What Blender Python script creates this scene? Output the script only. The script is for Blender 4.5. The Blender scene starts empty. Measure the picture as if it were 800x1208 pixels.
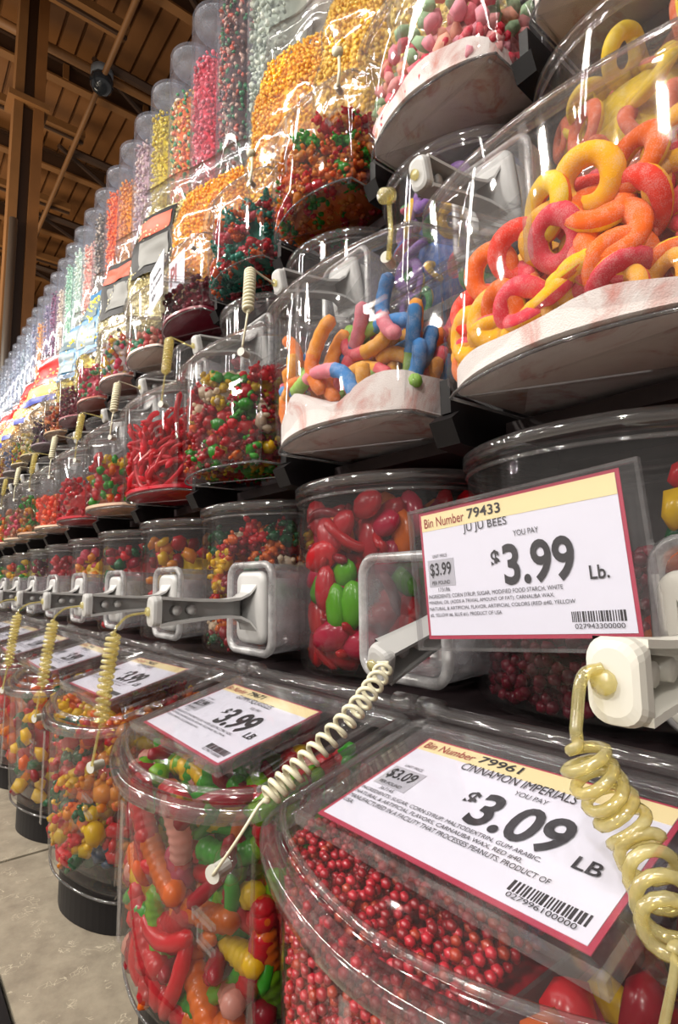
import bpy, math, random
import numpy as np
from mathutils import Vector, Matrix, Euler, noise

S = 0.25          # one bin pitch in metres; most dimensions below are in bin pitches
CZ = 1.0          # camera height above the shop floor
sc = bpy.context.scene
C = sc.collection

# ------------------------------------------------------------------ camera
pitch, roll, yaw = 0.12006, -0.01222, 0.89201
cam_d = bpy.data.cameras.new('camera'); cam = bpy.data.objects.new('camera', cam_d); C.objects.link(cam)
cy_, sy_ = math.cos(yaw), math.sin(yaw)
F = Vector((-sy_*math.cos(pitch), cy_*math.cos(pitch), math.sin(pitch)))
R0 = Vector((cy_, sy_, 0)); U0 = R0.cross(F)
R = R0*math.cos(roll) + U0*math.sin(roll); U = R.cross(F)
M = Matrix((R, U, -F)).transposed().to_4x4(); M.translation = (0, 0, CZ)
cam.matrix_world = M
cam_d.sensor_fit = 'HORIZONTAL'; cam_d.sensor_width = 36; cam_d.lens = 664.5/800*36
cam_d.clip_start = .01; cam_d.clip_end = 200
sc.camera = cam

# ------------------------------------------------------------------ world, lights, exposure
w = bpy.data.worlds.new('store_surroundings'); sc.world = w; w.use_nodes = True
w.node_tree.nodes['Background'].inputs[0].default_value = (1.0, .90, .83, 1)
w.node_tree.nodes['Background'].inputs[1].default_value = .42

def area(name, loc, size, power, col, target=None, sy=None):
    l = bpy.data.lights.new(name, 'AREA'); l.energy = power; l.color = col; l.size = size
    if sy: l.shape = 'RECTANGLE'; l.size_y = sy
    o = bpy.data.objects.new(name, l); C.objects.link(o); o.location = loc
    if target is not None:
        o.rotation_euler = (Vector(target)-Vector(loc)).to_track_quat('-Z', 'Y').to_euler()
    return o
def strip(name, loc, L, wd, power, col, tx=0):
    o = area(name, loc, L, power, col, None, wd); zl = (Vector(loc)-Vector((loc[0]-.0, .5, CZ))).normalized(); xl = Vector((1, 0, 0)); yl = zl.cross(xl)
    o.rotation_euler = Matrix((xl, yl, zl)).transposed().to_euler(); return o
for i in range(5):      # the shop's strip lamps running along the aisle, in front of the display
    strip('ceiling_strip_lamp', (1.3-i*2.6, -1.3, CZ+2.7), 2.3, .07, 36, (1, .95, .88))
for i in range(3):      # round lamps between the strips
    area('ceiling_lamp', (.2-i*2.6, -.9, CZ+2.5), .07, 12, (1, .95, .88), (-.4-i*2.6, .5, CZ))
for i in range(4):      # lamps further out in the shop
    x = 1.5 - i*3.2
    area('ceiling_lamp', (x, -3.6, CZ+3.2), .3, 175, (1, .93, .84), (x-.3, .5, CZ+.2))
for i in range(3):      # low shelf lamps of the display across the aisle
    area('aisle_lamp', (.9-i*2.4, -2.2, CZ+.9), .10, 14, (1, .95, .88), (-.3-i*2.4, .5, CZ))
area('roof_fill_light', (-9, -2, CZ+4.5), 3, 270, (1, .86, .66), (-11, 1, CZ+9.5))  # two added fills with no fitting behind them, to brighten the roof
area('roof_fill_light', (-16, -1, CZ+4.5), 3, 270, (1, .86, .66), (-18, 3, CZ+9.5))
sc.view_settings.view_transform = 'Standard'; sc.view_settings.look = 'None'
sc.view_settings.gamma = 1; sc.view_settings.use_curve_mapping = False
sc.view_settings.exposure = -0.15
cy = sc.cycles
cy.max_bounces = 12; cy.diffuse_bounces = 3; cy.glossy_bounces = 4; cy.transmission_bounces = 8
cy.transparent_max_bounces = 40; cy.caustics_reflective = False; cy.caustics_refractive = False
cy.use_denoising = True; cy.sample_clamp_indirect = 4

# ------------------------------------------------------------------ materials
def lin(h):
    h = h.lstrip('#'); c = [int(h[i:i+2], 16)/255 for i in (0, 2, 4)]
    return tuple(v/12.92 if v <= .04045 else ((v+.055)/1.055)**2.4 for v in c)+(1,)
def newmat(n):
    m = bpy.data.materials.new(n); m.use_nodes = True; nt = m.node_tree; nt.nodes.clear()
    return m, nt, nt.nodes.new('ShaderNodeOutputMaterial')
def N(nt, t, **k):
    n = nt.nodes.new(t)
    for a, b in k.items(): n.inputs[a.replace('_', ' ')].default_value = b
    return n
def solid(name, col, rough=.45, metal=0, spec=.5, vary=0, scale=60, bump=0, coat=0):
    m, nt, out = newmat(name)
    p = N(nt, 'ShaderNodeBsdfPrincipled', Base_Color=lin(col), Roughness=rough, Metallic=metal)
    p.inputs['Specular IOR Level'].default_value = spec; p.inputs['Coat Weight'].default_value = coat
    if vary or bump:
        tc = N(nt, 'ShaderNodeTexCoord'); no = N(nt, 'ShaderNodeTexNoise', Scale=scale, Detail=4)
        nt.links.new(tc.outputs['Object'], no.inputs['Vector'])
        if vary:
            hs = N(nt, 'ShaderNodeHueSaturation'); hs.inputs['Color'].default_value = lin(col)
            mr = N(nt, 'ShaderNodeMapRange'); mr.inputs['From Min'].default_value = .3; mr.inputs['From Max'].default_value = .7
            mr.inputs['To Min'].default_value = 1-vary; mr.inputs['To Max'].default_value = 1+vary
            nt.links.new(no.outputs[0], mr.inputs[0]); nt.links.new(mr.outputs[0], hs.inputs['Value']); nt.links.new(hs.outputs[0], p.inputs['Base Color'])
        if bump:
            b = N(nt, 'ShaderNodeBump', Strength=bump, Distance=.002); nt.links.new(no.outputs[0], b.inputs['Height']); nt.links.new(b.outputs[0], p.inputs['Normal'])
    nt.links.new(p.outputs[0], out.inputs[0]); return m
def clear(name, tint=(.95, .955, .96), haze=.05, rough=.04, fres=1.0, ior=1.45, bump=0, bscale=30, hazecol=(.9, .9, .9, 1), base=.0):
    """clear acrylic: see-through, with a mirror-like skin and fine scuffs"""
    m, nt, out = newmat(name)
    tr = N(nt, 'ShaderNodeBsdfTransparent', Color=tint+(1,)); gl = N(nt, 'ShaderNodeBsdfGlossy', Roughness=rough)
    di = N(nt, 'ShaderNodeBsdfDiffuse', Color=hazecol); fr = N(nt, 'ShaderNodeLayerWeight', Blend=.5)
    tc = N(nt, 'ShaderNodeTexCoord'); no = N(nt, 'ShaderNodeTexNoise', Scale=14, Detail=6, Roughness=.7)
    nt.links.new(tc.outputs['Object'], no.inputs['Vector'])
    mr = N(nt, 'ShaderNodeMapRange'); mr.inputs['From Min'].default_value = .35; mr.inputs['From Max'].default_value = .75
    mr.inputs['To Min'].default_value = haze*.35; mr.inputs['To Max'].default_value = haze*1.8
    nt.links.new(no.outputs[0], mr.inputs[0])
    tl = N(nt, 'ShaderNodeBsdfTranslucent', Color=hazecol); mxh = N(nt, 'ShaderNodeMixShader'); mxh.inputs[0].default_value = .5
    nt.links.new(di.outputs[0], mxh.inputs[1]); nt.links.new(tl.outputs[0], mxh.inputs[2])
    mx1 = N(nt, 'ShaderNodeMixShader'); nt.links.new(mr.outputs[0], mx1.inputs[0]); nt.links.new(tr.outputs[0], mx1.inputs[1]); nt.links.new(mxh.outputs[0], mx1.inputs[2])
    ma = N(nt, 'ShaderNodeMath'); ma.operation = 'MULTIPLY_ADD'; ma.inputs[1].default_value = fres; ma.inputs[2].default_value = base; ma.use_clamp = True
    pw = N(nt, 'ShaderNodeMath'); pw.operation = 'POWER'; pw.inputs[1].default_value = 4.0; nt.links.new(fr.outputs['Facing'], pw.inputs[0])
    sc2 = N(nt, 'ShaderNodeMath'); sc2.operation = 'MULTIPLY_ADD'; sc2.inputs[1].default_value = .55; sc2.inputs[2].default_value = .045
    nt.links.new(pw.outputs[0], sc2.inputs[0]); nt.links.new(sc2.outputs[0], ma.inputs[0])
    mx2 = N(nt, 'ShaderNodeMixShader'); nt.links.new(ma.outputs[0], mx2.inputs[0]); nt.links.new(mx1.outputs[0], mx2.inputs[1]); nt.links.new(gl.outputs[0], mx2.inputs[2])
    if bump:
        nb = N(nt, 'ShaderNodeTexNoise', Scale=bscale, Detail=3); nt.links.new(tc.outputs['Object'], nb.inputs['Vector'])
        b = N(nt, 'ShaderNodeBump', Strength=bump, Distance=.01); nt.links.new(nb.outputs[0], b.inputs['Height'])
        nt.links.new(b.outputs[0], gl.inputs['Normal']); nt.links.new(b.outputs[0], fr.inputs['Normal'])
    nt.links.new(mx2.outputs[0], out.inputs[0]); return m
def gummy(name, col, rough=.25, tl=.5, sugar=0):
    """translucent jelly: body colour plus light passing through, glossy skin; sugar adds a white grain"""
    m, nt, out = newmat(name)
    c = lin(col)
    oi = N(nt, 'ShaderNodeObjectInfo'); hs = N(nt, 'ShaderNodeHueSaturation'); hs.inputs['Color'].default_value = c
    mr = N(nt, 'ShaderNodeMapRange'); mr.inputs['To Min'].default_value = .85; mr.inputs['To Max'].default_value = 1.15
    nt.links.new(oi.outputs['Random'], mr.inputs[0]); nt.links.new(mr.outputs[0], hs.inputs['Value'])
    p = N(nt, 'ShaderNodeBsdfPrincipled', Roughness=rough); p.inputs['Coat Weight'].default_value = 0 if sugar else .15
    p.inputs['Specular IOR Level'].default_value = .15 if sugar else .35
    if not sugar: p.inputs['Transmission Weight'].default_value = .55; p.inputs['IOR'].default_value = 1.38
    t = N(nt, 'ShaderNodeBsdfTranslucent')
    src = hs.outputs[0]
    if sugar:
        tc = N(nt, 'ShaderNodeTexCoord'); no = N(nt, 'ShaderNodeTexNoise', Scale=1500, Detail=1); n2 = N(nt, 'ShaderNodeTexNoise', Scale=120, Detail=2)
        nt.links.new(tc.outputs['Object'], no.inputs['Vector']); nt.links.new(tc.outputs['Object'], n2.inputs['Vector'])
        mu = N(nt, 'ShaderNodeMath'); mu.operation = 'MULTIPLY'; nt.links.new(no.outputs[0], mu.inputs[0]); nt.links.new(n2.outputs[0], mu.inputs[1])
        rr = N(nt, 'ShaderNodeMapRange'); rr.inputs['From Min'].default_value = .2; rr.inputs['From Max'].default_value = .4; rr.inputs['To Max'].default_value = sugar
        nt.links.new(mu.outputs[0], rr.inputs[0])
        mx = nt.nodes.new('ShaderNodeMix'); mx.data_type = 'RGBA'; nt.links.new(rr.outputs[0], mx.inputs[0]); nt.links.new(src, mx.inputs[6]); mx.inputs[7].default_value = (.9, .85, .82, 1)
        src = mx.outputs[2]
        b = N(nt, 'ShaderNodeBump', Strength=.5, Distance=.001); nt.links.new(no.outputs[0], b.inputs['Height']); nt.links.new(b.outputs[0], p.inputs['Normal'])
    nt.links.new(src, p.inputs['Base Color']); nt.links.new(src, t.inputs['Color'])
    mx2 = N(nt, 'ShaderNodeMixShader'); mx2.inputs[0].default_value = tl if sugar else .35
    nt.links.new(p.outputs[0], mx2.inputs[1]); nt.links.new(t.outputs[0], mx2.inputs[2]); nt.links.new(mx2.outputs[0], out.inputs[0]); return m

MT = {}
MT['clear'] = clear('clear_acrylic', tint=(.975, .975, .978), haze=.010, fres=.8)
MT['lid'] = clear('scuffed_acrylic_lid', tint=(.97, .972, .975), haze=.028, rough=.07, fres=.8)
MT['rim'] = clear('thick_acrylic_edge', tint=(.93, .925, .93), haze=.05, rough=.07, fres=1.2, base=.03)
MT['film'] = clear('crinkled_clear_film', haze=.05, rough=.10, fres=1.2, bump=.6, bscale=9, base=.05)
MT['tubeplastic'] = clear('clear_tube_plastic', tint=(.95, .96, .98), haze=.09, rough=.08, fres=1.0, hazecol=(.75, .82, 1, 1), base=.02)
MT['edge'] = clear('dark_base_edge', tint=(.45, .43, .43), haze=.12, rough=.1, base=.05)
MT['sleeve'] = clear('clear_card_sleeve', tint=(.97, .97, .98), haze=.02, rough=.06, fres=.9)
MT['holster'] = clear('frosted_grey_plastic', tint=(.82, .82, .84), haze=.30, rough=.25, base=.04, hazecol=(.66, .66, .68, 1))
MT['frost'] = clear('frosted_white_edge', tint=(.8, .8, .8), haze=.6, rough=.2, base=.04, hazecol=(.75, .75, .76, 1))
MT['cordy'] = clear('yellowed_clear_cord', tint=(.95, .88, .55), haze=.36, rough=.1, base=.06, hazecol=(.88, .82, .45, 1))
MT['cordw'] = solid('cream_cord', 'd2cdb2', .35)
MT['grey'] = solid('grey_scoop_plastic', 'a9a9a8', .4)
MT['white'] = solid('white_scoop_plastic', 'c6c4bb', .35)
MT['knobgrey'] = solid('pale_grey_plug', 'b9b8b0', .4)
MT['black'] = solid('black_plastic', '0c0a0c', .5, spec=.25)
MT['dark'] = solid('dark_shelf_laminate', '2a2022', .55, vary=.15)
MT['riser'] = solid('dark_maroon_back_panel', '2c1a1c', .6, vary=.2, scale=8)
MT['paper'] = solid('white_card_paper', 'd2d2de', .55)
MT['cream'] = solid('cream_card_band', 'e0cf9c', .55)
MT['crimson'] = solid('crimson_card_border', 'a02a44', .5)
MT['ink'] = solid('black_ink', '1c1a20', .6); MT['redink'] = solid('dark_red_ink', '8a1f24', .6); MT['greyink'] = solid('grey_print', 'a7a7b0', .6)
def sugar_mat():
    m, nt, out = newmat('stained_sugar'); p = N(nt, 'ShaderNodeBsdfPrincipled', Roughness=.85); tc = N(nt, 'ShaderNodeTexCoord')
    n = N(nt, 'ShaderNodeTexNoise', Scale=16, Detail=5, Roughness=.65, Distortion=.8); nt.links.new(tc.outputs['Object'], n.inputs['Vector'])
    cr = N(nt, 'ShaderNodeValToRGB'); e = cr.color_ramp.elements; e[0].position = .30; e[0].color = lin('b0685c'); e[1].position = .62; e[1].color = lin('ccc6c4')
    a = e.new(.40); a.color = lin('b8a09c'); a = e.new(.46); a.color = lin('c4bcba')
    n2 = N(nt, 'ShaderNodeTexNoise', Scale=900, Detail=1); nt.links.new(tc.outputs['Object'], n2.inputs['Vector'])
    b = N(nt, 'ShaderNodeBump', Strength=.5, Distance=.001); nt.links.new(n2.outputs[0], b.inputs['Height']); nt.links.new(b.outputs[0], p.inputs['Normal'])
    nt.links.new(n.outputs[0], cr.inputs[0]); nt.links.new(cr.outputs[0], p.inputs['Base Color']); nt.links.new(p.outputs[0], out.inputs[0]); return m
MT['sugar'] = sugar_mat()
MT['steel'] = solid('brushed_metal', 'b9b4ac', .3, metal=.9)

def speckle_counter():
    m, nt, out = newmat('beige_fibre_laminate')
    p = N(nt, 'ShaderNodeBsdfPrincipled', Roughness=.5); tc = N(nt, 'ShaderNodeTexCoord')
    n1 = N(nt, 'ShaderNodeTexNoise', Scale=30, Detail=8, Roughness=.7); v = N(nt, 'ShaderNodeTexVoronoi', Scale=130); v.feature = 'DISTANCE_TO_EDGE'
    ns = N(nt, 'ShaderNodeTexNoise', Scale=20, Detail=2)
    for n in (n1, ns): nt.links.new(tc.outputs['Object'], n.inputs['Vector'])
    mixv = nt.nodes.new('ShaderNodeMix'); mixv.data_type = 'VECTOR'; mixv.inputs[0].default_value = .15
    nt.links.new(tc.outputs['Object'], mixv.inputs[4]); nt.links.new(ns.outputs['Color'], mixv.inputs[5]); nt.links.new(mixv.outputs[1], v.inputs['Vector'])
    cr = N(nt, 'ShaderNodeValToRGB'); cr.color_ramp.elements[0].position = .35; cr.color_ramp.elements[0].color = lin('746b5d'); cr.color_ramp.elements[1].position = .7; cr.color_ramp.elements[1].color = lin('928978')
    nt.links.new(n1.outputs[0], cr.inputs[0])
    th = N(nt, 'ShaderNodeMath'); th.operation = 'LESS_THAN'; th.inputs[1].default_value = .035; nt.links.new(v.outputs['Distance'], th.inputs[0])
    n3 = N(nt, 'ShaderNodeTexNoise', Scale=45, Detail=1); nt.links.new(tc.outputs['Object'], n3.inputs['Vector'])
    th2 = N(nt, 'ShaderNodeMath'); th2.operation = 'GREATER_THAN'; th2.inputs[1].default_value = .6; nt.links.new(n3.outputs[0], th2.inputs[0])
    mu = N(nt, 'ShaderNodeMath'); mu.operation = 'MULTIPLY'; nt.links.new(th.outputs[0], mu.inputs[0]); nt.links.new(th2.outputs[0], mu.inputs[1])
    mx = nt.nodes.new('ShaderNodeMix'); mx.data_type = 'RGBA'; nt.links.new(mu.outputs[0], mx.inputs[0]); nt.links.new(cr.outputs[0], mx.inputs[6]); mx.inputs[7].default_value = lin('a69d8a')
    nt.links.new(mx.outputs[2], p.inputs['Base Color']); nt.links.new(p.outputs[0], out.inputs[0]); return m
MT['counter'] = speckle_counter()
MT['wood'] = solid('brown_painted_deck', '7d5026', .6, vary=.22, scale=1.2)
MT['beam'] = solid('dark_brown_beam', '3e2818', .6, vary=.15, scale=3)
MT['tan'] = solid('tan_painted_steel', '7d542c', .6, vary=.1, scale=3)
GUM = {}
def gm(col, kind='g'):
    k = (col, kind)
    if k not in GUM:
        if kind == 'g': GUM[k] = gummy('jelly_candy', col)
        elif kind == 's': GUM[k] = gummy('sugared_candy', col, .65, .3, .26)
        else: GUM[k] = solid('hard_candy', col, .3, coat=.3)
    return GUM[k]

# ------------------------------------------------------------------ mesh helpers (all in bin pitches, scaled by S on build)
class MB:
    def __init__(s): s.v = []; s.f = []; s.m = []
    def add(s, vs, fs, mi=0):
        b = len(s.v); s.v += [tuple(p) for p in vs]; s.f += [tuple(i+b for i in f) for f in fs]; s.m += [mi]*len(fs); return s
    def box(s, x0, x1, y0, y1, z0, z1, mi=0, mat=None):
        vs = [Vector((x, y, z)) for z in (z0, z1) for y in (y0, y1) for x in (x0, x1)]
        if mat: vs = [mat @ p for p in vs]
        return s.add(vs, [(0, 2, 3, 1), (4, 5, 7, 6), (0, 1, 5, 4), (2, 6, 7, 3), (0, 4, 6, 2), (1, 3, 7, 5)], mi)
    def loft(s, rings, closed=True, cap0=False, cap1=False, mi=0):
        n = len(rings[0]); vs = [p for r in rings for p in r]; fs = []
        for j in range(len(rings)-1):
            for i in range(n if closed else n-1):
                a = j*n+i; b = j*n+(i+1) % n; fs.append((a, b, b+n, a+n))
        if cap0: fs.append(tuple(range(n))[::-1])
        if cap1: fs.append(tuple(range((len(rings)-1)*n, len(rings)*n)))
        return s.add(vs, fs, mi)
    def sweep(s, path, r, n=8, closed=False, mi=0, caps=True, sx=1, rf=None):
        P = [Vector(p) for p in path]; K = len(P); rings = []; up = Vector((0, 0, 1)); prev = None
        for i, p in enumerate(P):
            a = P[(i-1) % K] if (i or closed) else p; b = P[(i+1) % K] if (i < K-1 or closed) else p
            t = (b-a).normalized()
            if prev is None:
                u = up.cross(t)
                if u.length < .1: u = Vector((1, 0, 0)).cross(t)
            else: u = prev-t*prev.dot(t)
            u.normalize(); prev = u; v = t.cross(u); rr = r if rf is None else r*rf(i/(K-1))
            rings.append([p+u*rr*math.cos(q)+v*rr*sx*math.sin(q) for q in [2*math.pi*k/n for k in range(n)]])
        if closed: rings.append(rings[0])
        return s.loft(rings, True, caps and not closed, caps and not closed, mi)
    def build(s, name, mats, parent=None, smooth=True, loc=None, flat=False):
        me = bpy.data.meshes.new(name); me.from_pydata([(x*S, y*S, z*S) for x, y, z in s.v], [], s.f)
        for m in (mats if isinstance(mats, (list, tuple)) else [mats]): me.materials.append(MT[m] if isinstance(m, str) else m)
        if len(me.materials) > 1: me.polygons.foreach_set('material_index', s.m)
        if smooth: me.polygons.foreach_set('use_smooth', [True]*len(me.polygons))
        me.update()
        return link(name, me, parent, loc)
def link(name, data, parent=None, loc=None):
    o = bpy.data.objects.new(name, data); C.objects.link(o); o.parent = parent
    if loc is not None: o.location = Vector(loc)*S + (Vector((0, 0, CZ)) if parent is None else Vector((0, 0, 0)))
    return o
def tag(o, label=None, cat=None, group=None, kind=None):
    for k, v in (('label', label), ('category', cat), ('group', group), ('kind', kind)):
        if v: o[k] = v
    return o
def empty(name, loc, label, cat, group=None):
    o = link(name, None, None, loc); o.empty_display_size = .02; return tag(o, label, cat, group)
def copy_tree(o, parent=None):
    c = o.copy(); C.objects.link(c); c.parent = parent
    for ch in list(o.children): copy_tree(ch, c)
    return c
ORD = 'first second third fourth fifth sixth seventh eighth ninth tenth eleventh twelfth thirteenth fourteenth fifteenth sixteenth seventeenth eighteenth nineteenth twentieth'.split()
def ordn(i):
    if i < 20: return ORD[i]
    t = {2: 'twenty', 3: 'thirty'}[(i+1)//10]; r = (i+1) % 10
    return (t+'-'+ORD[r-1]) if r else {2: 'twentieth', 3: 'thirtieth'}[(i+1)//10]

def outline(a, b, yb, e=1.7, nf=28, rc=.05, inset=0.0):
    """D-shaped plan: straight sides, shallow curved front at y=0, rounded back corners"""
    pts = [(-a+rc, yb), (-a+rc*.3, yb-rc*.3), (-a, yb-rc), (-a, (yb+b)/2)]
    for i in range(nf+1):
        t = math.pi*i/nf; c, s_ = math.cos(t), math.sin(t)
        pts.append((-a*math.copysign(abs(c)**(2/e), c), b-b*abs(s_)**(2/e)))
    pts += [(a, (yb+b)/2), (a, yb-rc), (a-rc*.3, yb-rc*.3), (a-rc, yb)]
    if inset:
        cxm, cym = 0, yb*.5
        out = []
        n = len(pts)
        for i, p in enumerate(pts):
            q0, q1 = pts[(i-1) % n], pts[(i+1) % n]; tx, ty = q1[0]-q0[0], q1[1]-q0[1]; L = math.hypot(tx, ty) or 1
            nx, ny = -ty/L, tx/L        # inward for this winding
            if (cxm-p[0])*nx+(cym-p[1])*ny < 0: nx, ny = -nx, -ny
            out.append((p[0]+nx*inset, p[1]+ny*inset))
        pts = out
    return pts

# ------------------------------------------------------------------ fast merged heaps
def template(mb):
    return np.array([tuple(p) for p in mb.v], float), mb.f, list(mb.m)
def ico(sub=1):
    import bmesh
    bm = bmesh.new(); bmesh.ops.create_icosphere(bm, subdivisions=sub, radius=1)
    v = [tuple(p.co) for p in bm.verts]; f = [tuple(q.index for q in p.verts) for p in bm.faces]; bm.free(); return v, f
ICO1, ICO2 = ico(1), ico(2)
def rotm(rng):
    return np.array(Euler((rng.random()*6.28, rng.random()*6.28, rng.random()*6.28)).to_matrix())
def heap_mesh(name, items, mats, base=None):
    """items: list of (template, pos, rot3x3, scale, material offset). One mesh."""
    V, L, LS, MI = [], [], [], []; off = 0
    for (tv, tf, tm), pos, rot, scl, mo in items:
        V.append((tv*scl) @ rot.T + np.asarray(pos)); 
        for f in tf: LS.append(len(f)); L.extend([i+off for i in f])
        MI.extend([mo+m for m in tm]); off += len(tv)
    if base is not None:
        V.append(np.array(base.v)); 
        for f in base.f: LS.append(len(f)); L.extend([i+off for i in f])
        MI.extend(base.m); off += len(base.v)
    V = np.concatenate(V)*S; me = bpy.data.meshes.new(name); me.vertices.add(len(V)); me.vertices.foreach_set('co', V.ravel())
    me.loops.add(len(L)); me.loops.foreach_set('vertex_index', L); me.polygons.add(len(LS))
    st = np.concatenate([[0], np.cumsum(LS)[:-1]]); me.polygons.foreach_set('loop_start', st.astype(int)); me.polygons.foreach_set('loop_total', LS)
    for m in mats: me.materials.append(m)
    me.polygons.foreach_set('material_index', MI); me.polygons.foreach_set('use_smooth', [True]*len(LS)); me.update(calc_edges=True); me.validate()
    return me

# candy templates (unit: bin pitches at true size)
def t_blob(seed=0, sub=1, jit=.25, sc_=(1, .8, .6)):
    r = random.Random(seed); v, f = ICO1 if sub == 1 else ICO2
    mb = MB(); mb.add([(x*sc_[0]*(1+r.uniform(-jit, jit)), y*sc_[1]*(1+r.uniform(-jit, jit)), z*sc_[2]*(1+r.uniform(-jit, jit))) for x, y, z in v], f); return mb
def bear_mb():
    mb = MB(); v, f = ICO1
    def el(c, r): mb.add([(c[0]+x*r[0], c[1]+y*r[1], c[2]+z*r[2]) for x, y, z in v], f)
    el((0, 0, 0), (.030, .024, .036)); el((0, -.004, .046), (.024, .021, .022)); el((0, -.024, .041), (.010, .008, .008))
    for s_ in (-1, 1):
        el((s_*.017, 0, .066), (.009, .007, .009)); el((s_*.024, -.018, .014), (.010, .015, .010)); el((s_*.019, -.022, -.030), (.013, .020, .012))
    return mb
def worm_mb(length=.30, r=.026, bend=2.2, bend2=.8, nseg=30, ridges=9, seed=0, cols=2):
    rr = random.Random(seed); mb = MB(); P = []; p = Vector((0, 0, 0)); a = 0; b = 0
    for i in range(nseg+1):
        P.append(p.copy()); a += bend/nseg*(1+.6*math.sin(i*.35+seed)); b += bend2/nseg*math.sin(i*.2)
        p = p+Vector((math.cos(a)*math.cos(b), math.sin(a)*math.cos(b), math.sin(b)))*(length/nseg)
    c = sum(P, Vector())/len(P); P = [q-c for q in P]
    def rf(t): return (1-.10*abs(math.sin(t*math.pi*ridges)))*min(1, math.sqrt(max(0, 1-(abs(t-.5)*2)**8))+.25)
    mb.sweep(P, r, 8, rf=rf)
    fn = len(mb.f); mb.m = [min(cols-1, int(i/fn*cols)) for i in range(fn)]; return mb
def ring_mb(Rr=.060, r=.029):
    mb = MB(); n, k = 28, 12; vs = []
    for i in range(n):
        a = 2*math.pi*i/n; rr = r*(1+.06*math.sin(3*a))
        for j in range(k):
            q = 2*math.pi*j/k; vs.append(((Rr+rr*math.cos(q))*math.cos(a), rr*.8*math.sin(q), (Rr+rr*math.cos(q))*math.sin(a)))
    fs = []; ms = []
    for i in range(n):
        for j in range(k):
            fs.append((i*k+j, i*k+(j+1) % k, ((i+1) % n)*k+(j+1) % k, ((i+1) % n)*k+j)); ms.append(0 if math.sin(2*math.pi*(j+.5)/k) > 0 else 1)
    mb.v = vs; mb.f = fs; mb.m = ms; return mb
def scaled(mb, k):
    m = MB(); m.v = [(x*k, y*k, z*k) for x, y, z in mb.v]; m.f = mb.f; m.m = mb.m; return m

def pack(inside, bounds, dmin, n, rng, layer=None, tries=40000):
    """dart throwing: points inside, at least dmin apart"""
    (x0, x1), (y0, y1), (z0, z1) = bounds; P = np.zeros((n, 3)); c = 0
    for _ in range(tries):
        p = (rng.uniform(x0, x1), rng.uniform(y0, y1), rng.uniform(z0, z1))
        if not inside(*p): continue
        if layer and not layer(*p): continue
        if c and (((P[:c]-p)**2).sum(1) < dmin*dmin).any(): continue
        P[c] = p; c += 1
        if c >= n: break
    return [tuple(q) for q in P[:c]]
def front_y(x, a, b, e=1.7):
    t = min(1, abs(x)/a); return b-b*(1-t**e)**(1/e)

# ------------------------------------------------------------------ setting: floor, ceiling deck, beams, column
mb = MB(); mb.box(-180, 30, -80, 60, -CZ/S-.4, -CZ/S)
tag(mb.build('floor', solid('shop_floor', '8d8478', .5, vary=.1, scale=2), smooth=False, loc=(0, 0, 0)), kind='structure')
ceil = tag(link('ceiling', None, None, (0, 0, 19.6)), kind='structure')
pl = MB(); pl.box(-95, 0, -.26, .26, 0, .22); pl.box(-95, 0, -.34, -.26, .14, .22)
p0 = pl.build('plank', 'wood', ceil, smooth=False, loc=(0, -9, 0))
for i in range(1, 62):
    c = p0.copy(); C.objects.link(c); c.location.y = (-9+i*.62)*S
beams = [-6, -11, -16, -21.2, -26.3, -31.6, -37, -42.6, -48.5, -54.5, -61, -68]
jm = MB(); jm.box(-.16, .16, -10, 28, .34, .42); jm.box(-.05, .05, -10, 28, -.30, .34)
jl = MB(); jl.box(-.17, .17, -10, 28, -.38, -.30)
first = None
for i, x in enumerate(beams):
    if first is None:
        e = link('trim_1', None, None, (x, 0, 19)); tag(e, kind='structure'); first = e
        jm.build('beam_web', 'beam', e, smooth=False); jl.build('beam_flange', 'tan', e, smooth=False)
        d = MB(); d.sweep([(2.0, 5, -.6), (2.2, 12, -.9), (1.6, 24, -.6)], .17, 6); d.build('tie_bar', 'beam', e, smooth=False)
        d = MB(); d.sweep([(.2, 7.4, -.5), (2.0, 4.6, -.6)], .10, 6); d.build('brace', 'beam', e, smooth=False)
        for yy in (1, 4, 7, 10, 13):
            d = MB(); d.box(-.2, .2, yy, yy+.2, -.3, .3); d.build('bracket', 'tan', e, smooth=False)
    else:
        e = copy_tree(first); e.name = f'trim_{i+1}'; e.location.x = x*S
for i, (x0, y, z) in enumerate(((-9, 4.9, 17.9), (-9, 9.5, 18.2))):   # long conduits under the joists
    mbb = MB(); mbb.sweep([(x0, y, z), (-75, y+.3, z)], .10, 8); tag(mbb.build('ceiling_conduit', 'tan', loc=(0, 0, 0)), ('thin tan conduit running along the roof under the beams', 'tan conduit under the roof hidden mostly behind the tubes')[i], 'conduit')
mbb = MB(); mbb.sweep([(-19.6, -4, 18.3), (-19.6, 16, 18.3)], .16, 10); pp = tag(mbb.build('ceiling_pipe', 'tan', loc=(0, 0, 0)), 'tan sprinkler pipe crossing the roof with a round camera on it', 'pipe')
cm = empty('dome_camera', (-19.4, 4.95, 17.9), 'dark round dome camera hanging on the roof pipe', 'camera')
d = MB(); v, f = ICO2; d.add([(x*.42, y*.42, z*.42-.1) for x, y, z in v], f); d.build('dome', solid('smoked_dome', '2b3036', .15), cm)
d = MB(); d.loft([[(r*math.cos(a), r*math.sin(a), z) for a in [k*math.pi/8 for k in range(16)]] for r, z in ((.3, .1), (.38, .16), (.38, .4), (.15, .5))], cap1=True); d.build('housing', solid('grey_housing', '70757c', .4), cm)
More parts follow.
